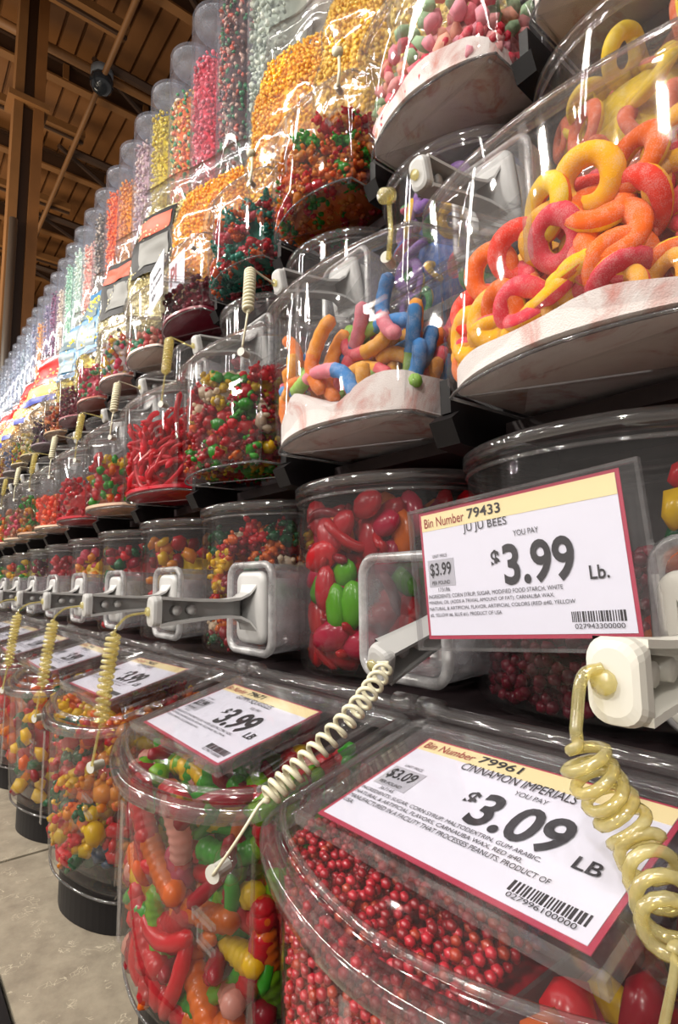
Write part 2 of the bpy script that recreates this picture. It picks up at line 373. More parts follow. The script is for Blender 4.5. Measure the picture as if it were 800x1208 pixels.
for i, (x, y) in enumerate(((-17.5, 3.4), (-23.2, 3.5), (-28.4, 4.2), (-33.8, 4.9))):   # strip lamps' tan housings seen from below
    e = empty('strip_fixture', (x, y, 18.2), 'tan boxed strip fixture beside the column, %s one from the top' % ORD[i], 'fixture')
    d = MB(); d.box(-.28, .28, -1.6, 1.8, 0, .3); d.build('housing', 'tan', e, smooth=False)
    d = MB(); d.box(-.05, .05, -1.6, 1.8, -.10, 0); d.build('ridge', 'beam', e, smooth=False)
col = tag(link('pillar_1', None, None, (-38, 5.3, 0)), kind='structure')
d = MB(); d.box(-.6, .6, -.85, -.35, -4, 42); d.build('column_flange', 'tan', col, smooth=False)
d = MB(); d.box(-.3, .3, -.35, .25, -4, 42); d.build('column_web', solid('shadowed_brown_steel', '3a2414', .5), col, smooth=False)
d = MB(); d.box(-.5, .6, .25, .85, -4, 42); d.build('column_flange', 'wood', col, smooth=False)
d = MB(); d.sweep([(1.0, -.55, -4), (1.0, -.55, 22)], .24, 10); d.build('down_pipe', 'steel', col)
d = MB(); d.box(-.9, .9, -1.2, 1.1, 30.2, 30.6); d.build('cap_plate', 'tan', col, smooth=False)
e = tag(link('wall_far', None, None, (0, 0, 0)), kind='structure')
d = MB(); d.box(-180, -179, -80, 60, -4, 42); d.build('wall_panel', solid('far_wall_paint', '5a3e26', .7, vary=.1, scale=1), e, smooth=False)

for o in list(C.objects):
    if o.parent is None and (o.name.startswith(('ceiling', 'trim_', 'dome_', 'strip_')) and o.type != 'LIGHT'):
        o.scale = (2, 2, 2); o.location = (o.location-Vector((0, 0, CZ)))*2+Vector((0, 0, CZ))
# ------------------------------------------------------------------ display counter and rack
cnt = empty('display_counter', (0, 0, -1.36), 'beige fibre-speckled laminate counter under the lowest bins', 'counter')
xs = [2.0, -.9, -3.36, -5.8, -8.3, -10.8, -13.3, -18, -23, -28]
for a, b in zip(xs, xs[1:]):
    d = MB(); d.box(b+.012, a-.012, .415, 1.75, -.1, 0); d.build('panel', 'counter', cnt, smooth=False)
d = MB(); d.box(-28, 2, .37, 1.75, -.14, -.1); d.box(-28, 2, .37, .403, -.1, .0); d.build('edge_trim', 'black', cnt, smooth=False)
d = MB(); d.box(-28, 2, .5, 2.2, -2.6, -.14); d.build('cabinet_front', 'dark', cnt, smooth=False)
rack = empty('display_rack', (0, 2.2, -1.3), 'dark stepped rack that carries the rows of clear candy bins', 'rack')
def rk(x0, x1, y0, y1, z0, z1, name, mat):
    d = MB(); d.box(x0, x1, y0-2.2, y1-2.2, z0+1.3, z1+1.3); return d.build(name, mat, rack, smooth=False)
XL, XR = -28, 2
rk(XL, XR, 1.42, 2.35, -.47, -.42, 'shelf', 'dark'); rk(XL, XR, 1.72, 2.9, .50, .555, 'shelf', 'dark')
rk(XL, XR, 2.02, 2.95, 1.28, 1.33, 'shelf', 'dark'); rk(XL, XR, 2.32, 3.4, 2.22, 2.29, 'shelf', 'dark'); rk(XL, XR, 2.45, 3.9, 3.05, 3.10, 'shelf', 'dark')
rk(XL, XR, 1.62, 1.67, -1.35, -.47, 'riser_panel', 'riser'); rk(XL, XR, 2.3, 2.35, -.42, .50, 'riser_panel', 'riser')
rk(XL, XR, 2.12, 2.17, .56, 1.28, 'riser_panel', 'riser'); rk(XL, XR, 2.9, 2.95, 1.33, 2.22, 'riser_panel', 'riser'); rk(XL, XR, 2.75, 2.8, 2.29, 3.05, 'riser_panel', 'riser')
rk(XL, XR, 3.72, 3.78, 3.1, 7.6, 'back_panel', solid('pale_back_panel', 'b9b0a4', .6))
def bracket(x, y, z):
    d = MB(); pts = [(-.16, -.11), (-.20, -.03), (-.16, .0), (.45, .0), (.45, -.13), (.10, -.13)]
    d.loft([[(x+s_, y+p[0]-2.2, z+p[1]+1.3) for p in pts] for s_ in (-.05, .05)], cap0=True, cap1=True)
    d.box(x-.022, x+.022, y-.17-2.2, y+.3-2.2, z+1.3, z+.12+1.3); d.build('bracket', 'black', rack, smooth=False)
for k in range(14):
    bracket(-.215-k, 1.62, .555)
    bracket(-.215-k, 2.24, 2.31)

# ------------------------------------------------------------------ the lidded bin (type A)
A_, B_, YB = .49, .18, .70
RIM, TILT = .61, .247
HZ = math.tan(TILT)
def make_lid_bin():
    root = empty('candy_bin', (0, 0, 0), 'x', 'bin')
    o0 = outline(A_-.02, B_, YB, inset=.035); d = MB()
    rings = []
    for z, ins in ((0, .075), (.012, .045), (.05, .018), (.12, .012), (.3, .006), (1, 0)):
        oo = outline(A_-.02, B_, YB, inset=.03+ins)
        rings.append([(x, y, z if z < 1 else RIM-.02+HZ*y) for x, y in oo])
    d.loft(rings, cap0=True); d.build('body', 'clear', root)
    # inner skin gives the wall its thickness
    d = MB(); rings = []
    for z, ins in ((.03, .10), (.055, .055), (1, .022)):
        rings.append([(x, y, z if z < 1 else RIM-.03+HZ*y) for x, y in outline(A_-.02, B_, YB, inset=.03+ins)])
    d.loft(rings); d.build('inner_wall', 'clear', root)
    d = MB(); d.sweep([(x, y, .006) for x, y in outline(A_-.02, B_, YB, inset=.058)], .0055, 6, closed=True); d.build('base_edge', 'edge', root)
    d = MB()                                                 # moulded flange: flat collar with a rolled lip
    ra = [(x, y, RIM-.022+HZ*y) for x, y in outline(A_, B_, YB)]; rb = [(x, y, RIM+.0+HZ*y) for x, y in outline(A_+.004, B_, YB)]
    rc = [(x, y, RIM+.012+HZ*y) for x, y in outline(A_, B_, YB, inset=.012)]; rd = [(x, y, RIM+.008+HZ*y) for x, y in outline(A_, B_, YB, inset=.045)]; re_ = [(x, y, RIM-.03+HZ*y) for x, y in outline(A_, B_, YB, inset=.05)]
    d.loft([re_, ra, rb, rc, rd, re_]); d.build('rim', 'rim', root)
    d = MB()
    def lidring(ins, h): return [(x, y, RIM+h+HZ*y) for x, y in outline(A_, B_, YB-.03, inset=ins)]
    d.loft([lidring(.03, .015), lidring(.036, .03), lidring(.05, .032), lidring(.065, .03), lidring(.09, .055), lidring(.13, .062)], cap1=True)
    d.build('lid', 'lid', root)
    d = MB(); d.sweep([(x, y, RIM+.03+HZ*y) for x, y in outline(A_, B_, YB-.03, inset=.05)], .0085, 6, closed=True); d.build('lid_ridge', 'rim', root)
    d = MB(); d.sweep([(-A_+.04, YB-.005, RIM+.03+HZ*YB), (A_-.04, YB-.005, RIM+.03+HZ*YB)], .022, 8); d.build('hinge_rod', 'rim', root)
    for s_ in (-1, 1):
        d = MB(); d.sweep([(s_*(A_-.08), YB, RIM+.035+HZ*YB), (s_*(A_-.005), YB, RIM+.035+HZ*YB)], .032, 12); d.build('hinge_knob', 'rim', root)
    d = MB(); d.box(-.012, .012, -.004, .0, RIM-.4, RIM-.03); d.build('mould_line', 'rim', root, smooth=False)
    sl = MB(); fx = A_*.80; fy = front_y(fx, A_, B_)+.02      # pressed latch slot at the right of the front
    for z0, z1, xa in ((.385, .397, -.09), (.33, .342, -.06)): sl.box(fx+xa, fx+.02, fy-.034, fy-.022, z0, z1)
    sl.box(fx-.09, fx-.078, fy-.034, fy-.022, .37, .397); sl.box(fx-.06, fx-.05, fy-.034, fy-.022, .33, .37)
    sl.build('latch_slot', 'rim', root, smooth=False)
    kx, ky, kz = .41, .105, .52
    d = MB(); dirn = Vector((.45, -1, 0)).normalized(); c = Vector((kx, ky, kz))
    d.sweep([c-dirn*.01, c+dirn*.035], .018, 14, rf=lambda t: 1); d.sweep([c+dirn*.035, c+dirn*.042], .021, 14); d.build('cord_knob', 'knobgrey', root, smooth=False)
    d = MB(); v, f = ICO2; d.add([(c.x+x*.05, c.y+.012+y*.03, c.z+z*.045) for x, y, z in v], f); d.build('knob_dome', 'clear', root)
    return root
CARDW, CARDH = .578, .354
def add_holder(root):
    T = Matrix.Translation((0, .12, RIM+HZ*.12+.062)) @ Matrix.Rotation(TILT, 4, 'X')
    d = MB(); x0, x1, y0, y1 = -.305, .345, .0, .43
    d.box(x0, x1, y0, y1, .018, .024, mat=T); d.build('card_holder', 'sleeve', root, smooth=False)
    f = MB()
    for a in ((x0, x1, y0, y0+.012), (x0, x1, y1-.012, y1), (x0, x0+.012, y0, y1), (x1-.012, x1, y0, y1)): f.box(*a, 0, .026, mat=T)
    f.build('holder_edge', 'rim', root, smooth=False)

# ------------------------------------------------------------------ the barrel bin (type B) with its scoop holster
AB, BB, YBB, HB = .47, .40, .80, .82
def rrect(w, h, r, n=6):
    out = []
    for cx, cz, a0 in ((w/2-r, h/2-r, 0), (-w/2+r, h/2-r, 90), (-w/2+r, -h/2+r, 180), (w/2-r, -h/2+r, 270)):
        for i in range(n+1):
            a = math.radians(a0+90*i/n); out.append((cx+r*math.cos(a), cz+r*math.sin(a)))
    return out
def make_barrel():
    root = empty('barrel_bin', (0, 0, 0), 'x', 'bin'); d = MB()
    def O(ins, z): return [(x, y, z) for x, y in outline(AB, BB, YBB, e=2, inset=ins)]
    d.loft([O(.05, 0), O(.02, .012), O(.006, .04), O(.0, .2), O(0, HB-.05)], cap0=True); d.build('body', 'clear', root)
    d = MB(); d.loft([O(.03, .03), O(.025, HB-.05)]); d.build('inner_wall', 'clear', root)
    d = MB(); d.loft([O(.012, HB-.055), O(-.014, HB-.05), O(-.016, HB-.01), O(0, HB), O(.03, HB), O(.03, HB-.03)]); d.build('rim', 'rim', root)
    d = MB(); d.loft([O(.03, HB-.012), O(.05, HB-.022)], cap1=True); d.build('lid', 'lid', root)
    d = MB(); d.sweep([(x, y, HB-.075) for x, y, z in O(-.002, 0)], .007, 6, closed=True); d.build('lid_ridge', 'rim', root)
    return root
def add_holster(root):
    hx, hz, hy = .483, .275, -.04            # centre of the opening, from the barrel's own origin
    def ring(w_, h_, r_, y): return [(hx+x, hy+y, hz+z) for x, z in rrect(w_, h_, r_)]
    d = MB(); d.loft([ring(.405, .42, .07, .02), ring(.42, .435, .075, 0), ring(.40, .415, .07, -.012), ring(.365, .38, .055, -.012), ring(.35, .365, .05, .01)]); d.build('holster_frame', 'frost', root)
    d = MB(); d.loft([ring(.40, .41, .065, .01), ring(.38, .39, .06, .26)], cap1=True); d.build('holster_box', 'holster', root)
    d = MB(); d.loft([ring(.345, .355, .05, 0.0), ring(.32, .33, .05, .22)]); d.build('holster_liner', 'holster', root)
    return root
def make_scoop(mat):
    """origin at the middle of the grip plate; handle sticks out along -y"""
    root = empty('scoop', (0, 0, 0), 'x', 'scoop')
    def ring(w_, h_, r_, y): return [(x, y, z) for x, z in rrect(w_, h_, r_)]
    d = MB(); d.loft([ring(.25, .335, .05, .03), ring(.25, .335, .05, .01), ring(.235, .32, .05, -.004), ring(.20, .29, .05, -.010)], cap0=True, cap1=True); d.build('grip_plate', mat, root)
    d = MB(); d.loft([ring(.22, .28, .04, .03), ring(.2, .26, .04, .2), ring(.17, .22, .04, .2)], cap0=True); d.build('scoop_body', mat, root)
    h = MB(); prof = [(-.005, .23, .17), (-.03, .14, .11), (-.07, .098, .085), (-.14, .085, .075), (-.25, .094, .075), (-.38, .114, .080), (-.445, .126, .084)]
    for s_ in (-1, 1):                      # two flanges of the open channel
        rings = []
        for y, b, a in prof:
            z1 = s_*b/2; z0 = z1-s_*.013; rings.append([(-a/2, y, z0), (a/2, y, z0), (a/2, y, z1), (-a/2, y, z1)][::s_])
        h.loft(rings, cap0=True, cap1=True)
    h.loft([[(-a/2, y, -b/2), (-a/2+.012, y, -b/2), (-a/2+.012, y, b/2), (-a/2, y, b/2)] for y, b, a in prof], cap0=True, cap1=True)
    h.loft([[(x, y, z) for x, z in rrect(a, b, rr, 5)] for y, a, b, rr in ((-.44, .084, .126, .02), (-.462, .086, .130, .03), (-.474, .078, .122, .03), (-.478, .06, .10, .03))], cap0=True, cap1=True)
    h.build('handle', mat, root, smooth=False)
    d = MB()
    for yy in (-.36, -.29): d.sweep([(-.03, yy, 0), (.012, yy, 0)], .021, 12)
    d.build('handle_boss', mat, root)
    d = MB(); d.sweep([(-.01, -.47, .0), (-.01, -.488, 0)], .019, 10); d.build('cord_peg', 'cordy', root)
    return root

# ------------------------------------------------------------------ coiled cords
def cat(P, n=12):
    P = [Vector(p) for p in P]; Q = [P[0]*2-P[1]]+P+[P[-1]*2-P[-2]]; out = []
    for i in range(1, len(Q)-2):
        for j in range(n):
            t = j/n; a, b, c, d = Q[i-1:i+3]; out.append(.5*((2*b)+(-a+c)*t+(2*a-5*b+4*c-d)*t*t+(-a+3*b-3*c+d)*t**3))
    return out+[P[-1]]
def cord(pre, coil, post, Rc, turns, r, mat, label, group=None, thin0=.6):
    path = []; c = cat(coil, 30); n = turns*14; L = len(c)-1
    for i in range(n+1):
        t = i/n; f = t*L; j = min(int(f), L-1); p = c[j].lerp(c[j+1], f-j); tan = (c[j+1]-c[j]).normalized()
        u = tan.cross(Vector((.3, .9, .1))).normalized(); v = tan.cross(u); env = min(1, t*turns*1.2, (1-t)*turns*1.2); a = 2*math.pi*turns*t
        path.append(p+(u*math.cos(a)+v*math.sin(a))*Rc*env)
    o0 = path[0].copy(); d = MB(); d.sweep([p-o0 for p in path], r, 7)
    d.sweep([p-o0 for p in cat(pre, 8)+[path[0]]], r*thin0, 7); d.sweep([p-o0 for p in [path[-1]]+cat(post, 8)], r*.6, 7)
    return tag(d.build('coiled_cord', mat, loc=o0), label, 'cord', group)

# ------------------------------------------------------------------ printed price cards
TEXTS = []
def text(body, x, y, w_, h_, parent, mat='ink', bold=.0, name='print_line', z=.0035, ax=False):
    cu = bpy.data.curves.new(name, 'FONT'); cu.body = body; cu.size = h_*S*1.4; cu.offset = bold*h_*S; cu.materials.append(MT[mat]); cu.resolution_u = 4
    o = bpy.data.objects.new(name, cu); C.objects.link(o); o.parent = parent; o.location = (x*S, y*S, z*S); TEXTS.append((o, x, y, w_, h_, ax)); return o
def fit_texts():
    """scale each line to its box, then turn it into a plain mesh"""
    bpy.context.view_layer.update(); dg = bpy.context.evaluated_depsgraph_get()
    for o, x, y, w_, h_, ax in TEXTS:
        me = bpy.data.meshes.new_from_object(o.evaluated_get(dg)); n = len(me.vertices); c = np.empty(n*3); me.vertices.foreach_get('co', c); c = c.reshape(-1, 3)
        mn, mx_ = c.min(0), c.max(0); c[:, 0] = (c[:, 0]-mn[0])*w_*S/(mx_[0]-mn[0])+x*S; c[:, 1] = (c[:, 1]-mn[1])*h_*S/(mx_[1]-mn[1])+y*S
        if ax: c = np.stack([c[:, 0], np.full(n, -.004*S), c[:, 1]], 1)
        else: c[:, 2] = .0035*S
        me.vertices.foreach_set('co', c.ravel()); me.update(); nm, par, m = o.name, o.parent, o.data.materials[0]
        nm = nm.split('.')[0]; cu = o.data; bpy.data.objects.remove(o); bpy.data.curves.remove(cu)
        if not me.materials: me.materials.append(m)
        link(nm, me, par)
def price_card(num, title, price, unit, code, lines, label, barcode, full=True, tw=None):
    """card in its own xy plane, origin at lower left"""
    W, H = CARDW, CARDH; root = empty('price_card', (0, 0, 0), label, 'price card', 'price cards on the bins')
    d = MB(); d.box(0, W, 0, H, -.002, 0); d.build('border', 'crimson', root, smooth=False)
    d = MB(); d.box(.009, W-.009, .010, H-.008, 0, .0012); d.build('paper', 'paper', root, smooth=False)
    d = MB(); d.box(.009, W-.009, H*.845, H-.008, .0012, .002); d.build('header_band', 'cream', root, smooth=False)
    def tx(b, u, v, uw, vh, **k): text(b, u*W, (1-v-vh)*H, uw*W, vh*H, root, **k)
    tx('Bin Number', .035, .055, .245, .075, mat='redink', bold=.0, name='bin_number_words')
    tx(num, .30, .045, .18, .075, bold=.02, name='bin_number')
    tw = tw or .27
    tx(title, .27, .155, tw, .075, bold=.0, name='product_name')
    tx('$', .405, .38, .045, .14, bold=.04, name='price_digits')
    tx(price, .465, .35, .325, .29, bold=.035, name='price_digits')
    tx(unit, .84, .56, .075, .085, bold=.02, name='unit_word')
    d = MB(); d.box(.035*W, .195*W, (1-.60)*H, (1-.39)*H, .0012, .0022); d.build('unit_price_box', 'greyink', root, smooth=False)
    tx('$'+price, .048, .415, .13, .115, bold=.02, name='unit_price_digits')
    if full:
        tx('YOU PAY', .53, .265, .12, .04, name='small_print'); tx('UNIT PRICE', .07, .35, .09, .025, name='small_print')
        tx('PER POUND', .055, .555, .11, .03, name='small_print'); tx(code, .09, .61, .07, .03, name='small_print')
    for i, (ln, uw) in enumerate(lines):
        tx(ln, .025, .66+i*.048, uw, .034, bold=.0, name='ingredient_line', mat='ink')
    r = random.Random(num); d = MB(); x = .745*W
    while x < .955*W:
        ww = r.choice((.0022, .0022, .0035, .005)); d.box(x, x+ww, .10*H, .165*H, .0012, .002); x += ww+r.choice((.0022, .0035, .0022))
    d.build('barcode', 'ink', root, smooth=False)
    tx(barcode, .755, .91, .19, .03, name='barcode_digits')
    return root
# ------------------------------------------------------------------ contents helpers
def bin_inside(kind, fill, m=.04, slope=0, lump=.03, seed=0):
    a, b, yb = (A_-.055, B_, YB-.08) if kind == 'A' else (AB-.02, BB, YBB-.06); e = 1.7 if kind == 'A' else 2
    off = .035 if kind == 'A' else .01
    ty = .2 if kind == 'A' and fill > .5 else 0
    def top(x, y): return fill+ty*y+slope*x+lump*noise.noise(Vector((x*5+seed, y*5, seed*.7)))
    def inside(x, y, z):
        if abs(x) > a-m*.8 or y > yb-m or z < .02+m*.4: return False
        return y > front_y(x, a, b, e)+off+m*.6 and z < top(x, y)
    def layer(t):
        def L(x, y, z):
            return y < front_y(x, a, b, e)+off+t or z > top(x, y)-t or a-abs(x) < t*.8 or (z < .03+t)
        return L
    return inside, layer, top, ((-a, a), (0, yb), (.03, fill+ty*.7+abs(slope)*a+lump+.02))
def floor_slab(kind, h=.02, mi=0, lump=0, seed=0, z0=.022):
    """layer of sugar or crumbs on the bin's bottom"""
    d = MB(); a, b, yb, e = (A_-.085, B_, YB-.09, 1.7) if kind == 'A' else (AB-.06, BB-.02, YBB-.08, 2)
    o = outline(a, b, yb, e=e); cx, cyy = 0, yb*.5; off = .045 if kind == 'A' else .03
    def top(x, y): return z0+h+(lump*max(0, .55+noise.noise(Vector((x*4+seed, y*4, seed)))*.9) if lump else 0)
    base = [(x, y+off, z0) for x, y in o]; lip = [(x, y+off, z0-.008) for x, y in [(p[0]*.97, cyy+(p[1]-cyy)*.97) for p in o]]
    d.loft([lip, base], cap0=True); d.loft([base, [(x, y+off, top(x, y)) for x, y in o]])
    rings = []; K = 9
    for j in range(K):
        s_ = 1-j/K*.98; rings.append([(x*s_, cyy+(y-cyy)*s_+off, top(x*s_, cyy+(y-cyy)*s_)) for x, y in o])
    d.loft(rings, cap1=True); d.m = [mi]*len(d.f); return d
T_BLOB = [template(t_blob(i)) for i in range(6)]
T_PEBBLE = [template(t_blob(i+20, jit=.1, sc_=(1, .9, .85))) for i in range(3)]
T_POP = [template(t_blob(i+40, jit=.5, sc_=(1, .95, .9))) for i in range(5)]
T_BEAR = [template(scaled(bear_mb(), 1/.05))]
T_WORMS = [template(scaled(worm_mb(seed=i, bend=1+i*.7, nseg=12, cols=1, ridges=4), 1/.09)) for i in range(3)]
def core_mb(kind, h, mi, ins=.11):
    d = MB(); a, b, yb, e = (A_-.06-ins, B_, YB-.08, 1.7) if kind == 'A' else (AB-.02-ins, BB, YBB-.06, 2)
    o = [(x, y*.86+.05+ins) for x, y in outline(a, b, yb-.05, e=e)]
    d.loft([[(x, y, z) for x, y in o] for z in (.06, h*.6, h)]+[[(x*.6, (y-.4)*.6+.4, h+.02) for x, y in o]], cap0=True, cap1=True); d.m = [mi]*len(d.f); return d
def heap(name, kind, loc, cols, label, size=.045, n=200, fill=.5, tmpl=T_BLOB, mk='g', slope=0, lump=.05, seed=0, base=None, dm=1.25, cat_='candy', full=False, lay=None, keepx=None, nocore=False, keepmax=9):
    rng = random.Random(seed+1); ins, lay_, top, bd = bin_inside(kind, fill, size*.8, slope, lump, seed)
    L0 = lay_(lay or size*2.6)
    P = pack(ins, bd, size*dm, n, rng, (lambda x, y, z: keepx < x < keepmax and L0(x, y, z)) if keepx is not None else None if full else L0)
    items = []; ca, cb, cyb, ce, coff = (A_-.065, B_, YB-.08, 1.7, .042) if kind == 'A' else (AB-.03, BB, YBB-.06, 2, .035)
    for p in P:
        tm, rt, zc, q = rng.choice(tmpl), rotm(rng), size*rng.uniform(.8, 1.1), np.array(p); W = (tm[0]*zc) @ rt.T
        q[0] -= max(0, (W[:, 0]+q[0]).max()-ca); q[0] += max(0, -ca-(W[:, 0]+q[0]).min())
        tt = np.minimum(1, abs(W[:, 0]+q[0])/ca); q[1] += max(0, (cb-cb*(1-tt**ce)**(1/ce)+coff-W[:, 1]-q[1]).max()); q[2] += max(0, .025-(W[:, 2]+q[2]).min())
        items.append((tm, q, rt, zc, 0))
    mats = [gm(c, mk) for c in cols]; off = len(mats); items = [(t, p, r, s_, rng.randrange(off)) for t, p, r, s_, _ in items]
    bs = None
    if base: mats = mats+[gm(base, 'h')]; bs = floor_slab(kind, mi=off)
    if fill > .22 and not nocore:
        cm_ = core_mb(kind, max(.08, fill-size*1.7-lump*.8), 0)
        if bs is None: bs = cm_
        else: bs.add(cm_.v, cm_.f, 0)
    me = heap_mesh(name, items, mats, bs); o = link(name, me, None, loc); return tag(o, label, cat_, None, 'stuff')
def coloured(mb, name, mats):
    me = bpy.data.meshes.new(name); me.from_pydata([(x*S, y*S, z*S) for x, y, z in mb.v], [], mb.f)
    for m in mats: me.materials.append(m)
    me.polygons.foreach_set('material_index', mb.m); me.polygons.foreach_set('use_smooth', [True]*len(me.polygons)); me.update(); return me
def scatter(name, kind, loc, meshes, labels, cat_, group, n, fill, d, seed, slope=0, lump=.05, orient=None, t=None, keep=None, zmin=.03):
    """individual candies: each a linked copy with its own object, nudged so that it stays inside the walls"""
    rng = random.Random(seed); ins, lay_, top, bd = bin_inside(kind, fill, d*.5, slope, lump, seed)
    P = pack(ins, bd, d, n, rng, lay_(t or d*1.3), 60000); VS = {}; placed = []
    a, b, yb, e = (A_-.065, B_, YB-.08, 1.7) if kind == 'A' else (AB-.03, BB, YBB-.06, 2)
    off = .042 if kind == 'A' else .03
    for p in P:
        i = rng.randrange(len(meshes)) if keep is None else keep(p, rng); me = meshes[i]
        if me.name not in VS:
            c = np.empty(len(me.vertices)*3); me.vertices.foreach_get('co', c); VS[me.name] = c.reshape(-1, 3)[::3]/S
        eu = (rng.random()*6.28, rng.random()*6.28, rng.random()*6.28) if orient is None else orient(rng, p)
        W = VS[me.name] @ np.array(Euler(eu).to_matrix()).T; q = np.array(p)
        for _ in range(3):
            X = W+q
            ex = X[:, 0].max()-a; q[0] -= max(0, ex); ex = -a-X[:, 0].min(); q[0] += max(0, ex)
            X = W+q; tt = np.minimum(1, abs(X[:, 0])/a); fy = b-b*(1-tt**e)**(1/e)+off; q[1] += max(0, (fy-X[:, 1]).max())
            q[2] += max(0, zmin-X[:, 2].min())
            X = W+q; q[2] -= max(0, (X[:, 2]-(RIM-.005+HZ*X[:, 1] if kind == 'A' else HB-.06)).max())
        o = link(name, me, None, (loc[0]+q[0], loc[1]+q[1], loc[2]+q[2])); o.rotation_euler = eu; placed.append((o, i, tuple(q), a))
    cells = {}
    for o, i, q, a in placed: cells.setdefault((i, 'left' if q[0] < -a/3 else 'right' if q[0] > a/3 else 'middle'), []).append((q[2], o))
    for (i, side), L in cells.items():
        L.sort(key=lambda v: -v[0])
        for r, (_, o) in enumerate(L):
            tag(o, ('%s %s' % ('topmost' if r == 0 else ordn(r)+' highest', labels[i].replace(' in the ', ', %s of the ' % side, 1))) if r < 39 else labels[i], cat_, group)
    return P

# ================================================================== assembly
LEVEL = [(.578, -1.2), (1.19, .565), (1.80, 2.33)]         # front y and bottom z of the three rows of lidded bins
ROWN = ['lowest row of lidded bins', 'middle row of lidded bins', 'highest row of lidded bins']
CA, CB = -.715, -.836
def la(r, k): return (CA-k, LEVEL[r][0], LEVEL[r][1])
def lb(r, k): return (CB-k, 1.39+.61*r, -.40+1.765*r)
def place(o, loc, label, group=None):
    o.location = Vector(loc)*S+Vector((0, 0, CZ)); o['label'] = label
    if group: o['group'] = group
    return o
contentsA = [
 ['mixed gummies', 'red cinnamon balls', 'long gummy worms', 'large gummy bears', 'dark and yellow gummies', 'orange gummies', 'red gummies', 'mixed jellies', 'pale jellies'],
 ['peach rings', 'sour worms on sugar', 'red green and yellow bears', 'red jelly laces', 'red and yellow gummies', 'small red jellies', 'orange jellies', 'green and amber gummies', 'pale mixed gummies', 'amber jellies', 'dim brown gummies', 'dim mixed gummies'],
 ['white sugar', 'pink sugared candy', 'orange and green bears', 'teal and orange bears', 'dark red jelly', 'white sugar and pink jelly', 'pastel jelly pieces', 'pink jelly pieces', 'small dark red drops', 'brown and orange pieces', 'deep purple drops', 'yellow and white pieces', 'green pieces', 'grey sweets', 'yellow sweets', 'pink sweets', 'brown sweets']]
protoA = make_lid_bin(); protoH = None
protoC = None
rangesA = [range(-1, 8), range(0, 12), range(0, 17)]
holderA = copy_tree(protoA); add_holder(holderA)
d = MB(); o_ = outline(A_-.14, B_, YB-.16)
d.loft([[(x, y+.09, z) for x, y in o_] for z in (-.158, -.004)], cap0=True, cap1=True); d.build('shadow_puck', 'black', holderA, smooth=False)  # added black puck in place of the dark shadow beneath each lowest bin
usedA = usedH = False
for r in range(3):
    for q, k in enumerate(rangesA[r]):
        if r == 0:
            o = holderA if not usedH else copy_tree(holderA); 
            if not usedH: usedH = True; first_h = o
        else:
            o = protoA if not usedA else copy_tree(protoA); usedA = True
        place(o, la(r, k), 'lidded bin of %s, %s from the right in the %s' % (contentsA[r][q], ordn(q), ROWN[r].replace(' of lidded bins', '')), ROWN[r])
contentsB = [['red and green gummies', 'dark red jelly drops', 'red gummy pieces', 'yellow and white bears', 'yellow and red gummies', 'dull red gummies', 'yellow gummies', 'pinkish red gummies', 'dark crimson gummies', 'green and yellow pieces', 'purple and orange pieces', 'green pieces'],
 ['yellow rings', 'blue and pink rings', 'nothing but shadow', 'pinkish red jellies', 'faint dark sweets', 'dark red sweets', 'grey sweets', 'dusky sweets', 'dim sweets', 'shaded sweets', 'unlit sweets', 'distant sweets']]
protoB = add_holster(make_barrel()); usedB = False
for r in range(2):
    for q, k in enumerate(range(-1, 11) if r == 0 else range(0, 12)):
        o = protoB if not usedB else copy_tree(protoB); usedB = True
        place(o, lb(r, k), 'barrel bin of %s, %s from the right in its %s row' % (contentsB[r][q], ordn(q), ('lower', 'upper')[r]), ('lower', 'upper')[r]+' row of barrel bins')
# scoops
sw = make_scoop('white'); place(sw, (-.415, 1.325, -.155), 'thick white scoop handle sticking out beside the large propped price card', 'scoops in their holsters')
sg = None
for r in range(2):
    for k in range(-1, 11):
        if (r, k) in ((0, 0), (0, -1), (1, -1)): continue
        if sg is None: sg = make_scoop('grey'); o = sg
        else: o = copy_tree(sg)
        place(o, (-.35-k, 1.352+.61*r, -.122+1.765*r), ('grey scoop handle over the lowest lids, %s from the right' if r == 0 else 'pale grey scoop handle over the middle row of lids, %s from the right') % ordn(k if r == 0 else k), 'scoops in their holsters')
        o.rotation_euler = (math.radians(12) if r == 1 else 0, 0, 0)
        if r == 0 and k == 1:
            T0, T1 = Vector((-1.29, 1.175, -.262)), Vector((-1.28, 1.50, -.15)); yd = (T1-T0).normalized(); xd = yd.cross(Vector((.5, 0, 1))).normalized(); zd = xd.cross(yd)
            Mx = Matrix((xd, yd, zd)).transposed().to_4x4(); Mx.translation = (T0+yd*.478)*S+Vector((0, 0, CZ)); o.rotation_euler = Mx.to_euler(); o.location = Mx.translation
            o['label'] = 'grey scoop lying low in an empty holster, tied to the long coiled cord'
